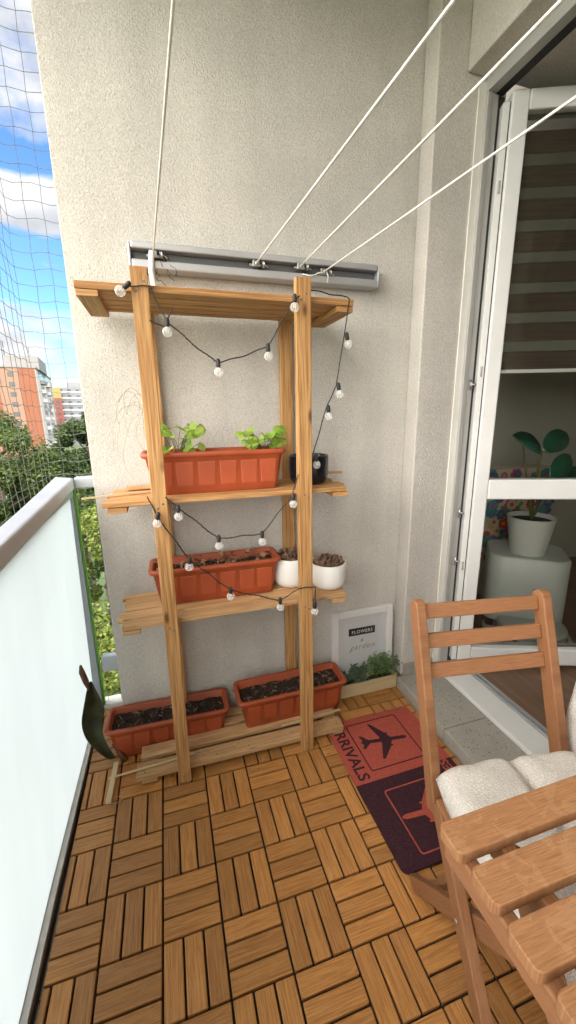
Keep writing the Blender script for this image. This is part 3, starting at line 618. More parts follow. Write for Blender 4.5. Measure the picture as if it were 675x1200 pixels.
for e, m_, l_ in zip(ends, mids, lb):
    e, m_ = V(e), V(m_); k_ = (YB + 0.05 - e.y) / (m_.y - e.y); f_ = e + (m_ - e) * k_
    b = MB(); b.tube([e + (f_ - e) * (i / 40) - V((0, 0, 0.004 * math.sin(math.pi * i / 40))) - V(e) for i in range(41)], 0.0026, 8)
    b.blob((0, 0, 0), 0.007)
    b.tube([(0, 0, 0), (0.012, 0.012, -0.006), (0.03, 0.014, 0.004), (0.045, 0.016, -0.004)], 0.002, 6)
    if l_.startswith('lowest'): b.tube([(0, 0, 0), (-0.02, 0.0, -0.006), (-0.05, 0.0, -0.018), (-0.08, 0.004, -0.012)], 0.0024, 6); b.tube([(0, 0, 0), (0.005, -0.006, 0.004), (0.014, -0.006, -0.015), (0.012, -0.004, -0.036)], 0.0024, 6)
    o = b.build('clothes_line', M['cord_white']); o.location = e; tag(o, l_, 'clothes line', 'clothes lines')
b = MB(); rt = random.Random(5)
for q in range(7):
    p = V((0.285 + rt.uniform(-0.01, 0.02), 0.27, 1.80)); pts = [p]
    for k in range(8): p = p + V((rt.uniform(-0.012, 0.016), rt.uniform(-0.006, 0.002), rt.uniform(-0.022, 0.004))); pts.append(p)
    b.tube(pts, 0.0009, 4)
tag(b.build('loose_wire', M['cable']), 'tangle of thin wire hanging from the left end of the rail', 'wire')

# ================================================================== plant rack
rk = thing('plant_rack', 'tall pine plant rack of four slatted shelves on timber posts', 'rack', (0.46, 0.15, 0))
T = tlocal(rk)
def post(a, b_, w_, t_):
    b = MB(); b.bar(T(*a), T(*b_), w_, t_, (1, 0, 0)); return b.build('post', M['pine'], rk, bevel=0.0022)
post((0.229, 0.013, 0.001), (0.229, 0.013, 1.676), 0.044, 0.026)
post((0.700, 0.013, 0.001), (0.689, 0.013, 1.684), 0.047, 0.026)
post((0.236, 0.295, 0.001), (0.236, 0.295, 1.66), 0.045, 0.026)
post((0.722, 0.292, 0.001), (0.716, 0.292, 1.66), 0.047, 0.026)
for (x_, z_) in ((0.218, 1.615), (0.240, 1.640), (0.222, 1.022), (0.238, 1.034), (0.224, 0.622), (0.237, 0.612), (0.226, 0.030), (0.680, 1.622), (0.697, 1.640), (0.690, 1.030), (0.702, 1.020), (0.690, 0.622), (0.706, 0.612), (0.696, 0.034)):
    b = MB(); b.lathe([(0.0, 0.0), (0.0034, 0.0), (0.0034, 0.0006), (0.0012, 0.0009), (0.0, 0.0004)], T(x_, -0.0001, z_), 10, axis=((1, 0, 0), (0, 0, 1), (0, -1, 0))); b.build('screw', M['alu_dark'], rk)
def shelf(zt, th, ys, xa, xb, mat, cross_z, tilt=0.0, jit=0.0, cxs=(0.105, 0.835)):
    b = MB()
    for i, (y0, y1) in enumerate(ys):
        dx0, dx1 = random.uniform(-jit, jit), random.uniform(-jit, jit); s = 0.008 * (random.random() - 0.5) * (jit > 0)
        zc = zt - th / 2 + random.uniform(-0.001, 0.001)
        b.bar(T(xa + dx0, (y0 + y1) / 2, zc), T(xb + dx1, (y0 + y1) / 2 + s, zc + tilt), y1 - y0, th, (0, 1, 0))
    sh = b.build('shelf', mat, rk, bevel=0.0025)
    for cx in cxs:
        c_ = MB(); c_.bar(T(cx, ys[0][0] + 0.001, cross_z), T(cx, ys[-1][1] - 0.004, cross_z), 0.055, 0.017, (1, 0, 0)); c_.build('cross_piece', mat, sh, bevel=0.002)
    return sh
Y5 = [(0.030, 0.081), (0.087, 0.136), (0.142, 0.190), (0.196, 0.240), (0.246, 0.277)]
shelf(1.640, 0.019, Y5, 0.066, 0.864, M['pine'], 1.6115, jit=0.004, cxs=(0.094, 0.838))
shelf(1.042, 0.016, Y5, 0.068, 0.866, M['pine'], 1.0165, jit=0.012)
shelf(0.636, 0.017, Y5, 0.066, 0.868, M['pine_grey'], 0.6095, jit=0.012)
shelf(0.046, 0.020, [(0.030, 0.092), (0.114, 0.170), (0.184, 0.220), (0.232, 0.275)], 0.072, 0.868, M['pine_grey'], 0.0175, jit=0.010)
b = MB(); b.bar(T(-0.03, 0.05, 0.052), T(0.27, 0.070, 0.050), 0.006, 0.004, (0, 1, 0)); b.build('split_batten', M['pale_wood'], rk)
b = MB(); b.bar(T(0.62, 0.100, 0.050), T(0.885, 0.112, 0.051), 0.007, 0.005, (0, 1, 0)); b.build('split_batten', M['pale_wood'], rk)
b = MB(); b.bar(T(0.0, 0.10, 1.048), T(0.30, 0.19, 1.047), 0.008, 0.005, (0, 1, 0)); b.build('splinter', M['pale_wood'], rk)
b = MB(); b.bar(T(0.735, 0.262, 1.062), T(0.935, 0.250, 1.060), 0.012, 0.008, (0, 1, 0)); b.build('loose_batten', M['pine_grey'], rk)
b = MB(); b.bar(T(0.120, 0.225, 1.053), T(0.21, 0.225, 1.053), 0.03, 0.010, (0, 1, 0)); b.build('loose_batten', M['pine_grey'], rk)
# dry twine wisps on the left post
b = MB(); rt = random.Random(9)
for q in range(11):
    p = V((0.195 + rt.uniform(-0.01, 0.02), 0.20, 1.31)); pts = [p]; a_ = rt.uniform(0, 6.3)
    for k in range(12):
        a_ += rt.uniform(-0.2, 0.75); p = p + V((0.014 * math.cos(a_), rt.uniform(-0.004, 0.004), 0.018 * math.sin(a_) - 0.006)); p.x = min(p.x, 0.32); p.y = min(p.y, 0.27); pts.append(p)
    b.tube(pts, 0.0006, 3)
tag(b.build('dry_tendrils', M['twine']), 'wisp of dry plant tendrils caught behind the left front post', 'dry plant')

# ================================================================== planters
PW, PD, PH = 0.475, 0.150, 0.137
def planter_mesh():
    b = MB(); n = 6
    L_ = [rr(PW - 0.070, PD - 0.040, 0.014, 0.0, n), rr(PW - 0.066, PD - 0.036, 0.016, 0.004, n), rr(PW - 0.030, PD - 0.018, 0.018, PH - 0.020, n), rr(PW - 0.012, PD - 0.008, 0.020, PH - 0.017, n),
          rr(PW - 0.002, PD, 0.024, PH - 0.012, n), rr(PW - 0.002, PD, 0.024, PH - 0.003, n), rr(PW - 0.008, PD - 0.006, 0.022, PH, n), rr(PW - 0.026, PD - 0.024, 0.018, PH, n),
          rr(PW - 0.034, PD - 0.032, 0.016, PH - 0.004, n), rr(PW - 0.060, PD - 0.048, 0.016, 0.030, n)]
    b.loops(L_, smooth=True)
    # raised flat panels on the long faces
    sl_ = ((PD - 0.018) - (PD - 0.036)) / 2 / (PH - 0.024)
    for sgn in (-1, 1):
        for k in range(6):
            xa = -0.175 + k * 0.070
            if k in (0, 5): xa += 0.004 * (1 if k == 0 else -1)
            z0, z1 = 0.022, PH - 0.030
            def P(x, z, e): return (x, sgn * ((PD - 0.036) / 2 + sl_ * (z - 0.004) + e), z)
            w0, w1 = 0.028, 0.031
            lo = [P(xa - w0, z0, -0.001), P(xa + w0, z0, -0.001), P(xa + w1, z1, -0.001), P(xa - w1, z1, -0.001)]
            hi = [P(xa - w0 + 0.005, z0 + 0.005, 0.0009), P(xa + w0 - 0.005, z0 + 0.005, 0.0009), P(xa + w1 - 0.005, z1 - 0.005, 0.0009), P(xa - w1 + 0.005, z1 - 0.005, 0.0009)]
            if sgn > 0: lo.reverse(); hi.reverse()
            b.loops([lo, hi], cap0=False)
    bmesh.ops.recalc_face_normals(b.bm, faces=b.bm.faces[:])
    me = bpy.data.meshes.new('planter_body'); b.bm.to_mesh(me); b.bm.free(); me.materials.append(M['terracotta'])
    return me
PM = planter_mesh()
def soil_obj(parent, w_, d_, z_, seed, lumps=260, chips=60, rough=0.010, shape='rect', mat='soil', name='soil'):
    rs = random.Random(seed); b = MB(); nx, ny = 46, 14
    def zf(x, y): return z_ + rough * mnoise.noise(V((x * 30, y * 30, seed))) + rough * 0.6 * mnoise.noise(V((x * 90, y * 90, seed + 5)))
    g_ = [[b.bm.verts.new((-w_ / 2 + w_ * i / nx, -d_ / 2 + d_ * j / ny, zf(-w_ / 2 + w_ * i / nx, -d_ / 2 + d_ * j / ny))) for j in range(ny + 1)] for i in range(nx + 1)]
    for i in range(nx):
        for j in range(ny): b.face([g_[i][j], g_[i + 1][j], g_[i + 1][j + 1], g_[i][j + 1]])
    for q in range(lumps):
        x, y = rs.uniform(-w_ / 2, w_ / 2) * 0.97, rs.uniform(-d_ / 2, d_ / 2) * 0.95; r0 = rs.uniform(0.0018, 0.0055)
        b.blob((x, y, zf(x, y) + r0 * 0.3), r0, 0.4, rs)
    b.mi = 1
    for q in range(chips):
        x, y = rs.uniform(-w_ / 2, w_ / 2) * 0.95, rs.uniform(-d_ / 2, d_ / 2) * 0.92; a_ = rs.uniform(0, 6.28); ln = rs.uniform(0.004, 0.014)
        c_ = V((x, y, zf(x, y) + 0.004)); d = V((math.cos(a_), math.sin(a_), rs.uniform(-0.4, 0.5))).normalized()
        b.bar(c_ - d * ln, c_ + d * ln, rs.uniform(0.0015, 0.005), 0.0012, (0, 0.3, 1))
    return b.build(name, [M[mat], M['chips']], parent)
def planter(loc, rz, label, seed, sz=PH - 0.030, chips=60):
    t = thing('window_box_planter', label, 'planter', loc, rz, 'terracotta window box planters')
    link('box', PM, None, t)
    soil_obj(t, PW - 0.040, PD - 0.038, sz, seed, chips=chips)
    return t
p1 = planter((0.418, 0.150, 1.0425), R(-0.6), 'terracotta planter with two strawberry plants on the second shelf from the top', 1)
p2 = planter((0.404, 0.192, 0.6365), R(-1.5), 'terracotta planter full of withered stems on the third shelf, next to the white pots', 2, chips=110)
p3 = planter((0.186, 0.235, 0.0015), R(-1.8), 'soil filled terracotta planter standing on the floor, left of the two lowest ones', 3)
p4 = planter((0.686, 0.192, 0.0470), R(0.4), 'soil filled terracotta planter on the bottom slats, right of the two lowest ones', 4)
p4.rotation_euler = (R(2), 0, R(0.4))

# strawberry plants
def strawberry(loc, seed, label, n=11, spread=0.06, hmax=0.085, big=0.038):
    rs = random.Random(seed); t = thing('strawberry_plant', label, 'plant', loc, 0, 'strawberry plants in the upper planter')
    sb, lb_ = MB(), MB()
    for q in range(n):
        a_ = rs.uniform(0, 6.28); rad = rs.uniform(0.3, 1.0) * spread; h_ = rs.uniform(0.035, hmax)
        tip = V((math.cos(a_) * rad, math.sin(a_) * rad * 0.6, h_))
        base = V((rs.uniform(-0.012, 0.012), rs.uniform(-0.01, 0.01), 0))
        sb.tube([base, base.lerp(tip, 0.5) + V((0, 0, 0.012)), tip], [0.0016, 0.0009, 0.001], 5)
        L0 = rs.uniform(0.7, 1.15) * big; od = V((math.cos(a_), math.sin(a_), rs.uniform(-0.3, 0.3))).normalized()
        up = V((rs.uniform(-0.5, 0.5), -0.6 + rs.uniform(-0.4, 0.4), 0.9))
        for da in (-1.15, 0.0, 1.15):
            d = Matrix.Rotation(da, 3, up.normalized()) @ od
            lb_.leaf(tip, d, up, L0, L0 * 0.82, 0.22, rs.uniform(0.05, 0.3), 5)
    sb.build('stem', M['stem'], t); o = lb_.build('leaves', M['strawberry'], t); tag(o)
    return t
strawberry((0.300, 0.150, 1.149), 21, 'loose strawberry plant with upright stalk, growing near the left post', n=20, spread=0.085, hmax=0.110, big=0.031)
strawberry((0.585, 0.140, 1.149), 22, 'compact leafy strawberry plant at the right end of the upper planter', n=27, spread=0.070, hmax=0.090, big=0.033)
cr = MB(); rs = random.Random(77)
for q in range(70):
    x = rs.uniform(0.02, 0.92); y = rs.choice((rs.uniform(-0.06, 0.02), rs.uniform(0.035, 0.088)))
    z = 0.0025 if y < 0.025 else 0.0475
    if y >= 0.025 and not 0.09 < x < 0.85: continue
    cr.blob((x, y, z), rs.uniform(0.0010, 0.0026), 0.4, rs)
tag(cr.build('soil_crumbs', M['soil']), kind='stuff')
# withered stems in the third shelf planter
b = MB(); rs = random.Random(31)
for q in range(34):
    x, y = 0.404 + rs.uniform(-0.20, 0.20), 0.192 + rs.uniform(-0.045, 0.045)
    p = V((x, y, 0.742)); a_ = rs.uniform(0, 6.28); pts = [p]; hh = rs.uniform(0.004, 0.03) * (1.4 if abs(x - 0.36) < 0.06 else 0.8)
    for k in range(5): a_ += rs.uniform(-0.6, 0.6); p = p + V((0.010 * math.cos(a_), 0.006 * math.sin(a_), hh / 3 * (1 if k < 3 else -1))); pts.append(p)
    b.tube(pts, [0.0022, 0.002, 0.0018, 0.0015, 0.0012, 0.001], 4)
for q in range(46):
    x, y = 0.404 + rs.uniform(-0.21, 0.21), 0.192 + rs.uniform(-0.05, 0.03)
    b.leaf((x, y, 0.756 + rs.uniform(0, 0.026)), (rs.uniform(-1, 1), rs.uniform(-1, 1), rs.uniform(-0.4, 0.6)), (0, 0.2, 1), rs.uniform(0.022, 0.042), rs.uniform(0.014, 0.024), 0.5, 0.5, 3)
tag(b.build('withered_plant', M['chips']), 'withered brown stems and curled leaves lying in the third shelf planter', 'dry plant')

# round pots
def round_pot(loc, r0, h_, mat, label, fill, seed, cat_group=None, name='round_pot'):
    t = thing(name, label, 'pot', loc, 0, cat_group)
    b = MB(); b.lathe([(r0 * 0.62, 0.0), (r0 * 0.80, 0.004), (r0 * 0.93, 0.016), (r0 * 0.99, 0.036), (r0, h_ - 0.003), (r0 - 0.002, h_), (r0 - 0.006, h_), (r0 - 0.008, h_ - 0.004), (r0 * 0.9 - 0.006, 0.03)], (0, 0, 0), 40); b.build('bowl', M[mat], t)
    rs = random.Random(seed); b = MB()
    b.lathe([(r0 - 0.009, h_ - 0.014), (r0 * 0.5, h_ - 0.009), (0.0, h_ - 0.008)], (0, 0, 0), 24)
    nn = 190 if fill == 'pebbles' else 90
    for q in range(nn):
        a_, rad = rs.uniform(0, 6.28), (r0 - 0.013) * math.sqrt(rs.random()); s_ = rs.uniform(0.0045, 0.0095) if fill == 'pebbles' else rs.uniform(0.002, 0.004)
        b.blob((rad * math.cos(a_), rad * math.sin(a_), h_ - 0.009 + rs.uniform(0.004, 0.032) * (1 - (rad / r0) ** 2.5) * (fill == 'pebbles')), s_, 0.25, rs)
    b.build(fill, M[fill], t)
    return t
round_pot((0.757, 0.150, 1.0425), 0.073, 0.104, 'black_pot', 'glossy black round pot on the second shelf behind the right post', 'soil', 41)
round_pot((0.694, 0.186, 0.6365), 0.072, 0.118, 'white_pot', 'white pot of brown pebbles half hidden behind the right post', 'pebbles', 42, 'white pots on the third shelf')
round_pot((0.826, 0.118, 0.6365), 0.070, 0.100, 'white_pot', 'white pot heaped with brown pebbles at the right end of the third shelf', 'pebbles', 43, 'white pots on the third shelf')

# ================================================================== string lights
sg = thing('string_lights', 'black string of small clear globe bulbs draped over the rack', 'string lights', (0.46, 0.0, 0.6))
T = tlocal(sg)
def sag(a, b_, d_, n=14):
    a, b_ = V(a), V(b_); ph = a.x * 90 + a.z * 50; ln = (b_ - a).length; k_ = 0.018 * ln
    return [a.lerp(b_, i / n) - V((0, 0, d_ * 0.2 * 4 * (i / n) * (1 - i / n) + k_ * math.sin(i / n * 9 + ph) * math.sin(math.pi * i / n))) for i in range(n + 1)]
runs = [
    sag((0.19, -0.004, 1.622), (0.250, -0.005, 1.628), -0.006, 8) + sag((0.252, -0.006, 1.628), (0.292, -0.012, 1.540), 0.006)[1:] + sag((0.292, -0.012, 1.540), (0.424, -0.012, 1.437), 0.012)[1:]
    + sag((0.424, -0.012, 1.437), (0.572, -0.012, 1.486), 0.008)[1:] + sag((0.572, -0.012, 1.486), (0.655, -0.008, 1.618), 0.010)[1:],
    sag((0.655, -0.008, 1.618), (0.720, 0.020, 1.655), -0.004, 8) + sag((0.720, 0.020, 1.655), (0.852, 0.045, 1.650), -0.002)[1:] + sag((0.852, 0.028, 1.648), (0.832, 0.020, 1.535), 0.0)[1:]
    + sag((0.832, 0.020, 1.535), (0.806, 0.02, 1.38), 0.0)[1:] + sag((0.806, 0.02, 1.38), (0.772, 0.02, 1.31), 0.004)[1:] + sag((0.772, 0.02, 1.31), (0.728, 0.03, 1.155), 0.006)[1:] + sag((0.728, 0.03, 1.155), (0.70, 0.028, 1.05), 0.0)[1:],
    sag((0.246, 0.0, 1.055), (0.280, -0.004, 1.022), 0.004) + sag((0.280, -0.004, 1.022), (0.397, -0.010, 0.913), 0.010)[1:] + sag((0.397, -0.010, 0.913), (0.538, -0.010, 0.914), 0.010)[1:] + sag((0.538, -0.010, 0.914), (0.642, -0.008, 1.032), 0.006)[1:] + sag((0.642, -0.008, 1.032), (0.668, 0.0, 1.10), 0.0)[1:],
    sag((0.195, 0.0, 1.06), (0.226, -0.008, 0.985), 0.004) + sag((0.226, -0.008, 0.985), (0.303, -0.012, 0.852), 0.004)[1:] + sag((0.303, -0.012, 0.852), (0.426, -0.012, 0.733), 0.010)[1:] + sag((0.426, -0.012, 0.733), (0.594, -0.012, 0.668), 0.012)[1:]
    + sag((0.594, -0.012, 0.668), (0.665, -0.008, 0.700), 0.003)[1:] + sag((0.665, -0.008, 0.700), (0.727, -0.004, 0.695), -0.006)[1:] + sag((0.727, -0.004, 0.695), (0.724, -0.01, 0.63), 0.0)[1:],
    sag((0.246, -0.002, 1.545), (0.285, -0.006, 1.530), 0.012) + sag((0.285, -0.006, 1.530), (0.308, -0.01, 1.580), 0.006)[1:],
]
b = MB()
for r0 in runs:
    pts = [T(*p) for p in r0]; b.tube(pts, 0.0018, 6)
    hel = []
    for i, p in enumerate(pts[:-1]):
        for k in range(3):
            q = p.lerp(pts[i + 1], k / 3); a_ = (i * 3 + k) * 1.35; hel.append(q + V((0.0014 * math.cos(a_), 0.0014 * math.sin(a_), 0.0014 * math.sin(a_ + 1))))
    b.tube(hel, 0.0011, 4)
b.build('cord', M['cable'], sg)
def bulb_mesh():
    b = MB(); r0 = 0.0135
    prof = [(0.0045, -0.020)] + [(r0 * math.sin(a_), -0.033 + r0 * math.cos(a_)) for a_ in [0.38 + (math.pi - 0.38) * i / 11 for i in range(12)]]
    prof[-1] = (0.0, prof[-1][1]); b.lathe(prof, (0, 0, 0), 18)
    bmesh.ops.recalc_face_normals(b.bm, faces=b.bm.faces[:]); me = bpy.data.meshes.new('bulb'); b.bm.to_mesh(me); b.bm.free(); me.materials.append(M['bulb'])
    b = MB(); b.lathe([(0.0, 0.004), (0.004, 0.003), (0.0065, -0.002), (0.0065, -0.016), (0.0055, -0.0205), (0.0, -0.0205)], (0, 0, 0), 14); m2 = bpy.data.meshes.new('socket'); bmesh.ops.recalc_face_normals(b.bm, faces=b.bm.faces[:]); b.bm.to_mesh(m2); b.bm.free(); m2.materials.append(M['cable'])
    b = MB(); b.tube([(0.002, 0, -0.021), (0.003, 0, -0.034), (-0.003, 0, -0.034), (-0.002, 0, -0.021)], 0.0009, 5); m3_ = bpy.data.meshes.new('filament'); b.bm.to_mesh(m3_); b.bm.free(); m3_.materials.append(M['filament'])
    return me, m2, m3_
BM_, SM_, FM_ = bulb_mesh()
# attachment point and lean of each bulb
for (x, y, z, rx, ry) in ((0.205, -0.020, 1.628, 0.35, 0.95), (0.292, -0.012, 1.548, 0, 0.05), (0.424, -0.012, 1.446, 0, 0.0), (0.572, -0.012, 1.492, 0, -0.05), (0.655, -0.018, 1.628, 0, 0.0),
                          (0.838, 0.018, 1.538, 0, -0.25), (0.812, 0.018, 1.386, 0, -0.2), (0.777, 0.016, 1.316, 0, -0.1), (0.737, 0.022, 1.158, 0, -0.1),
                          (0.222, -0.020, 1.012, 0.2, 0.15), (0.280, -0.010, 1.027, 0, 0.0), (0.397, -0.012, 0.921, 0, 0), (0.538, -0.012, 0.920, 0, 0), (0.646, -0.012, 1.038, 0, 0),
                          (0.303, -0.016, 0.860, 0.2, 0.1), (0.426, -0.014, 0.740, 0.15, 0), (0.594, -0.014, 0.676, 0, 0), (0.722, -0.012, 0.638, 0, 0)):
    o = link('bulb', BM_, None, sg); o.location = T(x, y, z); o.rotation_euler = (rx, ry, 0)
    link('socket', SM_, None, o); link('filament', FM_, None, o)

# ================================================================== picture frame and planted box by the wall
fr = thing('picture_frame', 'white picture frame with black FLOWERS plate leaning on the wall', 'picture frame', (1.08, 0.30, 0))
fu, fv = V((1, 0.0, 0.0)), V((0, 0.045, 1)).normalized(); fo = V((-0.157, -0.012, 0.003)); FW_, FH_ = 0.314, 0.400; fn = fu.cross(fv)  # faces -y
def fp(x, y, e=0.0): return fo + fu * x + fv * y + V((0, -1, 0.045)).normalized() * e
def fbox(b, x0, y0, x1, y1, e0, e1):
    n_ = V((0, -1, 0.045)).normalized(); c_ = fp((x0 + x1) / 2, (y0 + y1) / 2, (e0 + e1) / 2); b.obox(c_, (fu, fv, n_), ((x1 - x0) / 2, (y1 - y0) / 2, (e1 - e0) / 2))
b = MB(); mw = 0.032
fbox(b, 0, 0, mw, FH_, -0.012, 0.012); fbox(b, FW_ - mw, 0, FW_, FH_, -0.012, 0.012); fbox(b, mw + 0.0003, FH_ - mw, FW_ - mw - 0.0003, FH_, -0.012, 0.012); fbox(b, mw + 0.0003, 0, FW_ - mw - 0.0003, mw, -0.012, 0.012); b.build('moulding', M['frame_white'], fr, bevel=0.003)
b = MB(); mv = 0.058
fbox(b, mw + 0.0005, mw + 0.0005, mv, FH_ - mw - 0.0005, -0.010, 0.003); fbox(b, FW_ - mv, mw + 0.0005, FW_ - mw - 0.0005, FH_ - mw - 0.0005, -0.010, 0.003); fbox(b, mv + 0.0003, FH_ - mv, FW_ - mv - 0.0003, FH_ - mw - 0.0005, -0.010, 0.003); fbox(b, mv + 0.0003, mw + 0.0005, FW_ - mv - 0.0003, mv, -0.010, 0.003); b.build('inner_step', M['board'], fr, bevel=0.002)
b = MB(); fbox(b, mv + 0.0005, mv + 0.0005, FW_ - mv - 0.0005, FH_ - mv - 0.0005, -0.010, -0.003); b.build('backing', M['board'], fr)
b = MB(); fbox(b, 0.089, 0.267, 0.224, 0.302, -0.0028, 0.0015); pl_ = b.build('name_plate', M['lettering'], fr)
b = MB(); text_into(b, 'FLOWERS', 0.0235, fp(0.1565, 0.284, 0.002), fu, fv, space=1.1); b.build('lettering', M['white_ink'], pl_)
b = MB(); text_into(b, '&', 0.022, fp(0.156, 0.236, -0.0024), fu, fv, shear=0.3); text_into(b, 'garden', 0.040, fp(0.158, 0.203, -0.0024), fu, fv, shear=0.5, space=1.2, offset=-0.0005); b.build('script_lettering', M['lettering'], fr)

bx = thing('wooden_trough', 'low pale wooden trough of greenery in front of the picture frame', 'trough', (1.088, 0.255, 0))
b = MB(); hw = 0.146
b.box((-hw, -0.030, 0.001), (hw, -0.020, 0.066)); b.box((-hw, 0.022, 0.001), (hw, 0.030, 0.066)); b.box((-hw, -0.0198, 0.001), (-hw + 0.010, 0.0218, 0.066)); b.box((hw - 0.010, -0.0198, 0.001), (hw, 0.0218, 0.066)); b.box((-hw + 0.0102, -0.0198, 0.001), (hw - 0.0102, 0.0218, 0.012)); b.build('box', M['pale_wood'], bx, bevel=0.002)
b = MB(); b.box((-hw + 0.0105, -0.0195, 0.0125), (hw - 0.0105, 0.0215, 0.050)); b.build('soil', M['soil'], bx)
def bushy(loc, seed, mat, label, n, hh, w_, ll, lw, d_=0.055):
    rs = random.Random(seed); t = thing('bushy_plant', label, 'plant', loc, 0, 'small plants in the wooden trough'); sb, lf_ = MB(), MB()
    for q in range(n):
        base = V((rs.uniform(-w_, w_) * 0.5, rs.uniform(-0.012, 0.012), 0)); a_ = rs.uniform(0, 6.28); k_ = rs.random() ** 0.7
        tip = V((base.x + math.cos(a_) * w_ * k_, base.y + math.sin(a_) * d_ * k_ - 0.012, hh * (1 - 0.45 * k_) * rs.uniform(0.7, 1.05)))
        tip.y = min(tip.y, 0.028)
        mid = base.lerp(tip, 0.55) + V((0, 0, 0.015)); sb.tube([base, mid, tip], [0.0012, 0.001, 0.0006], 4)
        for f_ in range(9):
            u_ = 0.3 + 0.7 * f_ / 8; p = base.lerp(mid, u_ * 2) if u_ < 0.5 else mid.lerp(tip, u_ * 2 - 1)
            aa = f_ * 2.4 + rs.uniform(-0.5, 0.5); d = V((math.cos(aa), math.sin(aa) * 0.8 - 0.1, rs.uniform(-0.1, 0.8)))
            lf_.leaf(p, d, (rs.uniform(-0.4, 0.4), rs.uniform(-0.8, 0.2), 1), rs.uniform(0.7, 1.2) * ll, lw * rs.uniform(0.8, 1.2), 0.2, 0.25, 3)
    sb.build('stem', M['stem'], t); lf_.build('leaves', M[mat], t)
bushy((1.020, 0.255, 0.048), 51, 'bush_dark', 'low dark grey green plant in the left half of the trough', 48, 0.105, 0.075, 0.018, 0.008)
bushy((1.155, 0.255, 0.048), 52, 'bush_light', 'taller bright green bushy plant in the right half of the trough', 70, 0.160, 0.085, 0.016, 0.006)

# ================================================================== doormat
mt = thing('doormat', 'red and dark brown airport doormat with aeroplane pictures', 'doormat', (1.005, -0.2055, 0.002), R(0.7))
MW, ML = 0.395, 0.590
def mm(name, mat, fn_):
    b = MB(); fn_(b); return b.build(name, mat, mt)
rc = 0.022
def half(sgn):
    pts = [(-MW / 2, 0.0), (MW / 2, 0.0)] if sgn > 0 else [(MW / 2, 0.0), (-MW / 2, 0.0)]
    for (cx, a0) in (((MW / 2 - rc), 0), (-(MW / 2 - rc), 90)) if sgn > 0 else ((-(MW / 2 - rc), 180), ((MW / 2 - rc), 270)):
        for i in range(7):
            a_ = R(a0 + 15 * i); pts.append((cx + rc * math.cos(a_), sgn * (ML / 2 - rc) + rc * math.sin(a_)))
    return pts
def mat_print(b, pol, z=0.0064): b.prism(pol, (0, 0, z), (1, 0, 0), (0, 1, 0), 0.0007)
def outline(b, x0, y0, x1, y1, w_):
    n = 0.012
    for q in ([(x0 + n, y0), (x1 - n, y0), (x1 - n, y0 + w_), (x0 + n, y0 + w_)], [(x0 + n, y1 - w_), (x1 - n, y1 - w_), (x1 - n, y1), (x0 + n, y1)], [(x0, y0 + n), (x0 + w_, y0 + n), (x0 + w_, y1 - n), (x0, y1 - n)], [(x1 - w_, y0 + n), (x1, y0 + n), (x1, y1 - n), (x1 - w_, y1 - n)]): mat_print(b, q)
    for (cx, cy, a0) in ((x1 - n, y1 - n, 0), (x0 + n, y1 - n, 90), (x0 + n, y0 + n, 180), (x1 - n, y0 + n, 270)):
        o_ = [(cx + n * math.cos(R(a0 + 15 * i)), cy + n * math.sin(R(a0 + 15 * i))) for i in range(7)]; i_ = [(cx + (n - w_) * math.cos(R(a0 + 15 * i)), cy + (n - w_) * math.sin(R(a0 + 15 * i))) for i in range(7)]
        mat_print(b, o_ + i_[::-1])
HALF = [(1.0, 0.0), (0.97, 0.05), (0.86, 0.085), (0.30, 0.095), (0.26, 0.19), (0.20, 0.30), (0.27, 0.31), (0.27, 0.37), (0.16, 0.385), (-0.05, 0.66), (-0.30, 0.98), (-0.42, 1.0), (-0.30, 0.62), (-0.16, 0.20), (-0.17, 0.095), (-0.62, 0.085), (-0.72, 0.16), (-0.92, 0.36), (-1.02, 0.36), (-0.92, 0.10), (-1.03, 0.0)]
def plane_poly(cx, cy, s, ang, sy=1.0):
    P_ = HALF + [(x, -y) for x, y in HALF[::-1] if y > 0]
    return [(cx + s * (x * math.cos(ang) - y * sy * math.sin(ang)), cy + s * (x * math.sin(ang) + y * sy * math.cos(ang))) for x, y in P_]
mm('red_half', M['mat_red'], lambda b: b.prism(half(1), (0, 0, 0), (1, 0, 0), (0, 1, 0), 0.0065))
mm('dark_half', M['mat_dark'], lambda b: b.prism(half(-1), (0, 0, 0), (1, 0, 0), (0, 1, 0), 0.0063))
def pr1(b):
    outline(b, -0.117, 0.036, 0.117, 0.266, 0.0045); mat_print(b, plane_poly(0.004, 0.154, 0.096, R(-8), 0.92))
    text_into(b, 'ARRIVALS', 0.062, (-0.158, 0.148, 0.0073), (0, -1, 0), (1, 0, 0), offset=0.0014, space=1.02)
mm('dark_print', M['mat_dark'], pr1)
def pr2(b):
    outline(b, -0.117, -0.266, 0.117, -0.045, 0.0045); mat_print(b, plane_poly(0.002, -0.156, 0.110, R(180 - 4), 0.85))
    text_into(b, 'DEPARTURES', 0.050, (0.162, -0.148, 0.0073), (0, 1, 0), (-1, 0, 0), offset=0.0012, space=1.0)
mm('red_print', M['mat_red'], pr2)

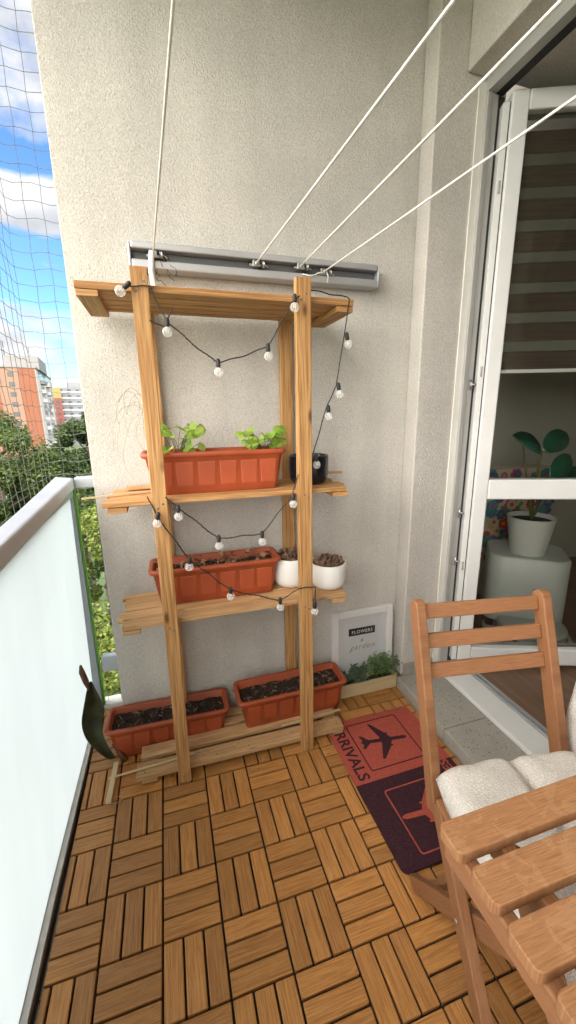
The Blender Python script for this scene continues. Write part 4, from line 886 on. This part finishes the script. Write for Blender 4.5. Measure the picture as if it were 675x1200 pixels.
# ================================================================== withered banana-like leaf and stake in the left corner
lfp = thing('drooping_plant', 'dark withering broad leaf plant squeezed between glass panel and floor planter', 'plant', (-0.03, 0.20, 0.0))
T = tlocal(lfp)
b = MB()
L3 = [(-0.039, 0.165, 0.013), (-0.086, 0.17, 0.073), (-0.121, 0.185, 0.124), (-0.13, 0.2, 0.174), (-0.123, 0.21, 0.209), (-0.109, 0.215, 0.261), (-0.1, 0.22, 0.292), (-0.085, 0.215, 0.336)]
M3 = [(-0.028, 0.184, 0.01), (-0.062, 0.195, 0.059), (-0.09, 0.21, 0.108), (-0.098, 0.228, 0.157), (-0.089, 0.24, 0.182), (-0.078, 0.251, 0.228), (-0.085, 0.251, 0.279), (-0.08, 0.235, 0.332)]
R3 = [(-0.016, 0.168, 0.007), (-0.038, 0.185, 0.045), (-0.059, 0.2, 0.092), (-0.065, 0.22, 0.139), (-0.056, 0.235, 0.155), (-0.047, 0.25, 0.195), (-0.069, 0.245, 0.266), (-0.075, 0.22, 0.327)]
lv, mv_, rv = ([b.bm.verts.new(T(*p)) for p in q_] for q_ in (L3, M3, R3))
for i in range(len(L3) - 1):
    b.face([lv[i], mv_[i], mv_[i + 1], lv[i + 1]], None, True); b.face([mv_[i], rv[i], rv[i + 1], mv_[i + 1]], None, True)
o = b.build('leaf', M['bigleaf'], lfp); s_ = o.modifiers.new('thick', 'SOLIDIFY'); s_.thickness = 0.003; s_ = o.modifiers.new('smooth', 'SUBSURF'); s_.levels = 2; s_.render_levels = 2
b = MB(); b.tube([T(-0.088, 0.220, 0.305), T(-0.094, 0.214, 0.345), T(-0.101, 0.211, 0.385), T(-0.102, 0.210, 0.415)], [0.006, 0.011, 0.011, 0.004], 8); b.build('dry_tip', M['leaf_dead'], lfp)
b = MB(); b.tube([T(0.010, 0.170, 0.001), T(-0.005, 0.178, 0.03), T(-0.03, 0.192, 0.07)], [0.010, 0.008, 0.004], 8); b.build('stalk', M['leaf_dead'], lfp)
b = MB(); b.bar((-0.028, -0.010, 0.010), (-0.016, 0.145, 0.022), 0.018, 0.010, (1, 0, 0)); b.tube([(-0.024, -0.008, 0.006), (0.0, -0.012, 0.004), (0.018, 0.0, 0.004), (0.01, 0.012, 0.004), (-0.01, 0.01, 0.006)], 0.0012, 4)
tag(b.build('wooden_stake', M['pale_wood'], bevel=0.002), 'short pale wooden stake lying on the tiles by the corner planter', 'stake')

# ================================================================== folding chair, cushions, table
ch = thing('folding_chair', 'slatted acacia folding chair with a cushion behind the small table', 'chair', (0.786, -0.645, 0))
sd_, sn_ = V((-0.155, -0.988, 0)), V((0.988, -0.155, 0)); CW = 0.331
def cp(s, t, z): return sd_ * s + sn_ * t + V((0, 0, z))
def rounded_bar(b, p0, p1, w_, t_, side, n=6):
    """bar whose far end is rounded in the plane across `side`"""
    p0, p1 = V(p0), V(p1); d = (p1 - p0).normalized(); s = V(side).normalized(); u = d.cross(s).normalized()
    pol = [(0, -t_ / 2)] + [((p1 - p0).length - t_ / 2 + t_ / 2 * math.sin(R(180) * i / (n * 2)), -t_ / 2 * math.cos(R(180) * i / (n * 2))) for i in range(n * 2 + 1)] + [(0, t_ / 2)]
    b.prism([(q[0], q[1]) for q in pol], p0 - s * (w_ / 2), d, u, w_ if d.cross(u).dot(s) > 0 else -w_)
for t_ in (0.0, CW):
    b = MB(); rounded_bar(b, cp(-0.018, t_, 0.395), cp(-0.176, t_, 0.852), 0.024, 0.040, sn_); b.build('back_post', M['acacia'], ch, bevel=0.003, recalc=True)
    b = MB(); b.bar(cp(0.315, t_, 0.001), cp(-0.004, t_, 0.43), 0.024, 0.040, sn_); b.build('front_leg', M['acacia'], ch, bevel=0.003)
    b = MB(); t2 = t_ + (0.026 if t_ == 0 else -0.026); b.bar(cp(-0.128, t2, 0.001), cp(0.262, t2, 0.412), 0.022, 0.040, sn_); b.build('rear_leg', M['acacia'], ch, bevel=0.003)
    b = MB(); t3 = t_ + (0.004 if t_ == 0 else -0.004); rounded_bar(b, cp(-0.01, t3 + (0.022 if t_ == 0 else -0.022), 0.412), cp(0.306, t3 + (0.022 if t_ == 0 else -0.022), 0.428), 0.022, 0.038, sn_); b.build('seat_rail', M['acacia'], ch, bevel=0.003, recalc=True)
    for (s_, z_) in ((0.112, 0.262), (0.262, 0.424)):
        b = MB(); e = -1 if t_ == 0 else 1; c_ = cp(s_, t_ + e * 0.0125, z_); b.lathe([(0.0, 0.0), (0.006, 0.0), (0.006, 0.0012), (0.003, 0.002), (0.0, 0.002)], c_, 12, axis=(sd_, V((0, 0, 1)), sn_ * e)); b.build('bolt', M['steel'], ch, recalc=True)
for f_ in (0.935, 0.79, 0.645):
    s_, z_ = -0.018 - 0.158 * f_, 0.395 + 0.457 * f_
    b = MB(); up_ = V(cp(-0.158, 0, 0.457)).normalized(); c_ = cp(s_, CW / 2, z_); b.obox(c_ + up_.cross(sn_) * 0.006, (sn_, up_, up_.cross(sn_)), (CW / 2 - 0.0125, 0.0175, 0.008)); b.build('back_slat', M['acacia'], ch, bevel=0.003)
for k in range(5):
    s_ = 0.02 + 0.064 * k; b = MB(); b.obox(cp(s_, CW / 2, 0.438), (sd_, sn_, V((0, 0, 1))), (0.026, CW / 2 + 0.010, 0.007)); b.build('seat_slat', M['acacia'], ch, bevel=0.003)
b = MB(); b.bar(cp(-0.085, 0.037, 0.045), cp(-0.085, CW - 0.037, 0.045), 0.03, 0.016, (0, 0, 1)); b.build('stretcher', M['acacia'], ch, bevel=0.003)
b = MB(); b.bar(cp(0.255, 0.012, 0.085), cp(0.255, CW - 0.012, 0.085), 0.03, 0.016, (0, 0, 1)); b.build('front_stretcher', M['acacia'], ch, bevel=0.003)

def cushion(name, label, loc, axes, w_, d_, h_, tuft=True, seed=1):
    b = MB(); nx, ny = 40, 34; ax = [V(a).normalized() for a in axes]
    def prof(u, v):
        e = (1 - abs(u) ** 7) * (1 - abs(v) ** 7); z = h_ / 2 * max(0, e) ** 0.32
        if tuft:
            for (cu, cv) in ((0.0, -0.02),):
                z *= 1 - 0.35 * math.exp(-((u - cu) ** 2) / 0.008) - 0.25 * math.exp(-((v - cv) ** 2) / 0.01)
        if tuft: q_ = math.hypot(u, v + 0.02); z += h_ * 0.07 * math.sin(9 * math.atan2(v + 0.02, u) + 2 * math.sin(7 * q_)) * math.exp(-((q_ - 0.22) / 0.2) ** 2)
        z += h_ * 0.05 * mnoise.noise(V((u * 3, v * 3, seed))) + h_ * 0.022 * mnoise.noise(V((u * 9, v * 9, seed)))
        return z
    for sg_ in (1, -1):
        g_ = []
        for i in range(nx + 1):
            row = []
            for j in range(ny + 1):
                u, v = -1 + 2 * i / nx, -1 + 2 * j / ny
                k_ = 1 - 0.05 * (u * u * v * v); z = prof(u, v) if (0 < i < nx and 0 < j < ny) else 0
                row.append(b.bm.verts.new(ax[0] * (u * w_ / 2 * k_) + ax[1] * (v * d_ / 2 * k_) + ax[2] * (sg_ * z)))
            g_.append(row)
        for i in range(nx):
            for j in range(ny):
                q = [g_[i][j], g_[i + 1][j], g_[i + 1][j + 1], g_[i][j + 1]]; b.face(q if sg_ > 0 else q[::-1], None, True)
    bmesh.ops.remove_doubles(b.bm, verts=b.bm.verts[:], dist=1e-5)
    o = b.build(name, M['fabric'], recalc=True); o.location = loc
    return tag(o, label, 'cushion')
cc = V((0.786, -0.645, 0)) + cp(0.155, CW / 2, 0.493)
cushion('seat_cushion', 'plump cream crinkled cotton cushion lying on the folding chair seat', cc, (sn_, sd_, (0, 0, 1)), CW + 0.040, 0.350, 0.100, True, 4)
cushion('back_cushion', 'cream cotton cushion standing upright at the right side of the chair', (1.208, -0.765, 0.585), (V((0.12, -0.99, 0)), V((0.16, 0.02, 1)), V((0.98, 0.12, -0.16))), 0.31, 0.30, 0.075, False, 8)

tb = thing('folding_table', 'small slatted acacia table with water stains in the foreground corner', 'table', (0.93, -1.12, 0))
T = tlocal(tb)
ZT = 0.722; XL, XR = 0.588, 1.30
def slat_poly(w_, d_, r_):
    out = []
    for (sx, sy, a0) in ((1, 1, 0), (-1, 1, 90), (-1, -1, 180), (1, -1, 270)):
        for i in range(5): a_ = R(a0 + 22.5 * i); out.append((sx * (w_ / 2 - r_) + r_ * math.cos(a_), sy * (d_ / 2 - r_) + r_ * math.sin(a_)))
    return out
ya = [(-0.865, -0.911), (-0.926, -0.972), (-0.987, -1.033), (-1.046, -1.092), (-1.106, -1.152), (-1.166, -1.212), (-1.226, -1.272), (-1.286, -1.332)]
for (a0, a1) in ya:
    b = MB(); dx = random.uniform(-0.002, 0.002)
    b.prism(slat_poly(XR - XL, a0 - a1, 0.010), T((XL + XR) / 2 + dx, (a0 + a1) / 2, ZT - 0.019), (1, 0, 0), (0, 1, 0), 0.019); b.build('top_slat', M['acacia_worn'], tb, bevel=0.0018)
for x_ in (0.608, 0.672, 1.21, 1.274):
    b = MB(); lbox(b, T, (x_ - 0.011, -1.325, ZT - 0.056), (x_ + 0.011, -0.872, ZT - 0.0195)); b.build('rail', M['acacia'], tb, bevel=0.003)
for x_, dx in ((0.700, 1), (1.182, -1)):
    b = MB(); b.bar(T(x_, -0.90, ZT - 0.05), T(x_, -1.30, 0.001), 0.022, 0.036, (1, 0, 0)); b.build('leg', M['acacia'], tb, bevel=0.003)
    b = MB(); b.bar(T(x_ + dx * 0.026, -1.29, ZT - 0.05), T(x_ + dx * 0.026, -0.93, 0.001), 0.022, 0.036, (1, 0, 0)); b.build('leg', M['acacia'], tb, bevel=0.003)

# ================================================================== outside: ground, buildings, trees
GZ = -13.0
g = MB(); v_ = [g.bm.verts.new(p) for p in ((-900, -400, GZ), (900, -400, GZ), (900, 1500, GZ), (-900, 1500, GZ))]; g.face(v_)
tag(g.build('ground', plain('grass_ground', (0.060, 0.095, 0.030), 0.95, var=0.4, scale=0.15)), kind='structure')

def wallm(name, c, **k): return plain(name, c, 0.85, var=0.05, scale=0.3, **k)
mo, ml, mwht = wallm('orange_render', (0.21, 0.072, 0.036)), wallm('peach_render', (0.24, 0.14, 0.096)), wallm('white_render', (0.46, 0.43, 0.41))
mgy, mrd, mye = wallm('grey_render', (0.17, 0.18, 0.20)), wallm('red_render', (0.20, 0.055, 0.042)), wallm('yellow_render', (0.24, 0.19, 0.07))
mdk = plain('window_glass_dark', (0.05, 0.055, 0.06), 0.15); mcon = wallm('concrete_roof', (0.20, 0.195, 0.19))
# orange tower: corner at K, long face runs along fa (to the left), balcony face along fb (away)
K = V((-35.4, 142.0, GZ)); fa, fb, fz = V((-0.975, -0.222, 0)).normalized(), V((-0.13, 0.99, 0)).normalized(), V((0, 0, 1)); TH_ = 15.6 - GZ
tw = thing('orange_apartment_tower', 'orange and peach apartment tower with a balcony side and grey roof block', 'building', tuple(K))
na = V((0.222, -0.975, 0)); nb = V((0.99, 0.13, 0))
def fq(b, o_, d, x0, x1, z0, z1, n_, out, thick):
    """slab on a facade: along d from x0 to x1, z0..z1, from `out-thick` to `out` off the plane"""
    c_ = o_ + d * ((x0 + x1) / 2) + fz * ((z0 + z1) / 2) + n_ * (out - thick / 2); b.obox(c_, (d, n_, fz), (abs(x1 - x0) / 2, thick / 2, (z1 - z0) / 2))
O = V((0, 0, 0))
b = MB(); b.loops([[O, fb * 42, fb * 42 + fa * 30, fa * 30], [p + fz * TH_ for p in (O, fb * 42, fb * 42 + fa * 30, fa * 30)]]); b.build('body', ml, tw, recalc=True)
for (x0, x1) in ((0.2, 4.3), (9.6, 11.6), (14.0, 30.0)):
    b = MB(); fq(b, O, fa, x0, x1, 0.0, TH_ - 0.05, na, 0.06, 0.05); b.build('orange_panel', mo, tw)
for k in range(9):
    b = MB(); zc = TH_ - 2.6 - 2.85 * k; fq(b, O, fa, 5.6, 7.1, zc, zc + 1.35, na, 0.05, 0.08); b.build('window', mdk, tw)
b = MB(); fq(b, O, fb, 0.0, 42, 0, TH_, nb, 0.08, 0.06); b.build('white_facade', mwht, tw)
for ci, (x0, x1) in enumerate(((8, 15), (22, 30))):
    for k in range(9):
        zc = TH_ - 3.1 - 2.85 * k
        b = MB(); fq(b, O, fb, x0, x1, zc + 0.25, zc + 2.3, nb, 0.12, 0.1); o_ = b.build('balcony_opening', mdk, tw)
        b = MB(); fq(b, O, fb, x0 - 0.3, x1 + 0.3, zc - 0.9, zc + 0.2, nb, 1.3, 1.15); b.build('balcony', mwht if (k + ci) % 3 else mcon, tw)
b = MB(); fq(b, O, fa, -0.2, 30, TH_, TH_ + 0.5, na, 0.2, 0.6); fq(b, O, fb, -0.2, 42, TH_, TH_ + 0.5, nb, 0.3, 0.6); b.build('parapet', mcon, tw)
b = MB(); b.obox(fa * 3.6 + fb * 14 + fz * (TH_ + 1.9), (fa, fb, fz), (4.4, 10, 1.9)); rfb = b.build('roof_block', mcon, tw)
b = MB(); b.tube([fa * 8 + fb * 6 + fz * TH_, fa * 8 + fb * 6 + fz * (TH_ + 8)], 0.18, 6); b.tube([fa * 2 + fb * 9 + fz * TH_, fa * 2 + fb * 9 + fz * (TH_ + 6.8)], 0.12, 6); b.build('antenna', mdk, tw)

def block(name, label, cx, cy, w_, d_, zt, ang_, mat, rows, cols_, top=None):
    t = thing(name, label, 'building', (cx, cy, GZ), ang_); h_ = zt - GZ
    b = MB(); b.box((-w_ / 2, -d_ / 2, 0), (w_ / 2, d_ / 2, h_)); b.build('body', mat, t)
    if top: b = MB(); b.box((-w_ / 2 - 0.1, -d_ / 2 - 0.1, h_ + 0.01), (w_ / 2 + 0.1, d_ / 2 + 0.1, h_ + top[1])); b.build('top_storey', top[0], t)
    for r0 in range(rows):
        for c0 in range(cols_):
            xx = -w_ / 2 + w_ * (c0 + 0.5) / cols_; zc = h_ - 2.3 - 2.85 * r0
            if zc < 0: continue
            b = MB(); b.box((xx - 0.8, -d_ / 2 - 0.05, zc), (xx + 0.8, -d_ / 2 + 0.05, zc + 1.3)); b.build('window', mdk, t)
    b = MB(); b.box((-w_ / 4, -d_ / 6, h_ + (top[1] if top else 0) + 0.01), (w_ / 5, d_ / 4, h_ + (top[1] if top else 0) + 2.6)); b.build('roof_block', mcon, t)
    return t
bk = block('red_apartment_block', 'red apartment block with a yellow top between tower and grey block', -52.0, 228.0, 9.5, 12, 10.0, R(12), mrd, 7, 3, (mye, 5.0))
b2 = block('grey_apartment_block', 'pale grey apartment block far off beside the stucco wall edge', -40.5, 235.0, 19, 14, 15.5, R(8), mgy, 8, 5)
b = MB()
for k in range(9):
    b.box((-9.6, -7.12, 28.5 - 2.0 - 2.85 * k - 0.7), (9.6, -7.02, 28.5 - 2.0 - 2.85 * k + 0.1))
b.build('facade_band', mwht, b2)

bark = plain('bark', (0.075, 0.055, 0.04), 0.95, var=0.4, scale=6)
LM = [foliage('leaf_mid_green', (0.040, 0.070, 0.016), (0.105, 0.145, 0.032)), foliage('leaf_dark_green', (0.028, 0.050, 0.016), (0.072, 0.104, 0.030)), foliage('leaf_yellow_green', (0.085, 0.125, 0.018), (0.20, 0.235, 0.045))]
def tree(name, label, x, y, ztop, rad, hcrown, leaf, n, mi, seed, squash=1.0):
    rs = random.Random(seed); t = thing(name, label, 'tree', (x, y, GZ), 0, 'trees below the balcony'); zc = ztop - GZ - hcrown * 0.5
    b = MB(); b.tube([(0, 0, 0), (0.1, 0.05, zc * 0.5), (0.0, 0.0, zc), (0.1, 0.0, zc + hcrown * 0.35)], [rad * 0.10, rad * 0.08, rad * 0.05, 0.02], 8)
    for k in range(7):
        a_ = k * 0.9 + rs.random(); z0 = zc - hcrown * 0.25 + k * hcrown * 0.07; b.tube([(0, 0, z0), (math.cos(a_) * rad * 0.4, math.sin(a_) * rad * 0.4, z0 + hcrown * 0.10), (math.cos(a_) * rad * 0.8, math.sin(a_) * rad * 0.8, z0 + hcrown * 0.22)], [rad * 0.035, rad * 0.02, 0.01], 5)
    b.build('trunk', bark, t)
    b = MB(); clumps = []
    for k in range(46):
        d = V((rs.gauss(0, 1), rs.gauss(0, 1), rs.gauss(0, 1))).normalized(); f_ = rs.uniform(0.45, 1.0) ** 0.6
        clumps.append((V((d.x * rad * f_, d.y * rad * f_, zc + d.z * hcrown * 0.5 * f_)), rad * rs.uniform(0.16, 0.34)))
    for q in range(n):
        c_, r0 = clumps[rs.randrange(len(clumps))]; d = V((rs.gauss(0, 1), rs.gauss(0, 1), rs.gauss(0, 0.8))); d = d.normalized() * (rs.random() ** 0.4) * r0; p = c_ + d
        u = V((rs.uniform(-1, 1), rs.uniform(-1, 1), rs.uniform(-0.4, 0.6))).normalized(); w_ = (d.normalized() + V((rs.uniform(-.7, .7), rs.uniform(-.7, .7), rs.uniform(0, .9)))); s = u.cross(w_)
        if s.length < 1e-3: continue
        s.normalize(); ln = leaf * rs.uniform(0.6, 1.3)
        b.face([b.bm.verts.new(p - u * ln), b.bm.verts.new(p + s * ln * 0.55), b.bm.verts.new(p + u * ln), b.bm.verts.new(p - s * ln * 0.55)])
    b.build('crown', LM[mi], t)
tree('leafy_tree', 'big round mid green tree in front of the orange tower', -7.9, 22.0, 1.45, 2.7, 6.4, 0.10, 30000, 0, 1)
tree('leafy_tree', 'dark tree rising in front of the grey apartment block', -6.4, 38.0, 1.75, 2.6, 7.5, 0.15, 22000, 1, 2)
tree('leafy_tree', 'dark spreading tree between the big round tree and the wall edge', -7.8, 31.0, -0.6, 3.0, 7.0, 0.13, 22000, 1, 3)
tree('leafy_tree', 'lighter green tree standing lower in front of the dark trees', -4.2, 21.0, -1.2, 2.1, 6.0, 0.09, 20000, 0, 4)
tree('leafy_tree', 'bright yellow green tree seen through the gap beside the railing post', -1.55, 9.5, -0.55, 2.1, 7.6, 0.06, 42000, 2, 5)
tree('leafy_tree', 'dark tree low behind the rail at the far left', -9.0, 16.0, -2.0, 2.9, 6.5, 0.09, 24000, 1, 6)
tree('leafy_tree', 'yellow green shrubby tree right under the balcony gap', -1.2, 6.0, -3.4, 1.7, 3.6, 0.045, 26000, 2, 7)
tree('leafy_tree', 'dark tree under the near corner of the railing', -5.2, 14.0, -2.6, 2.2, 6.0, 0.075, 24000, 0, 8)
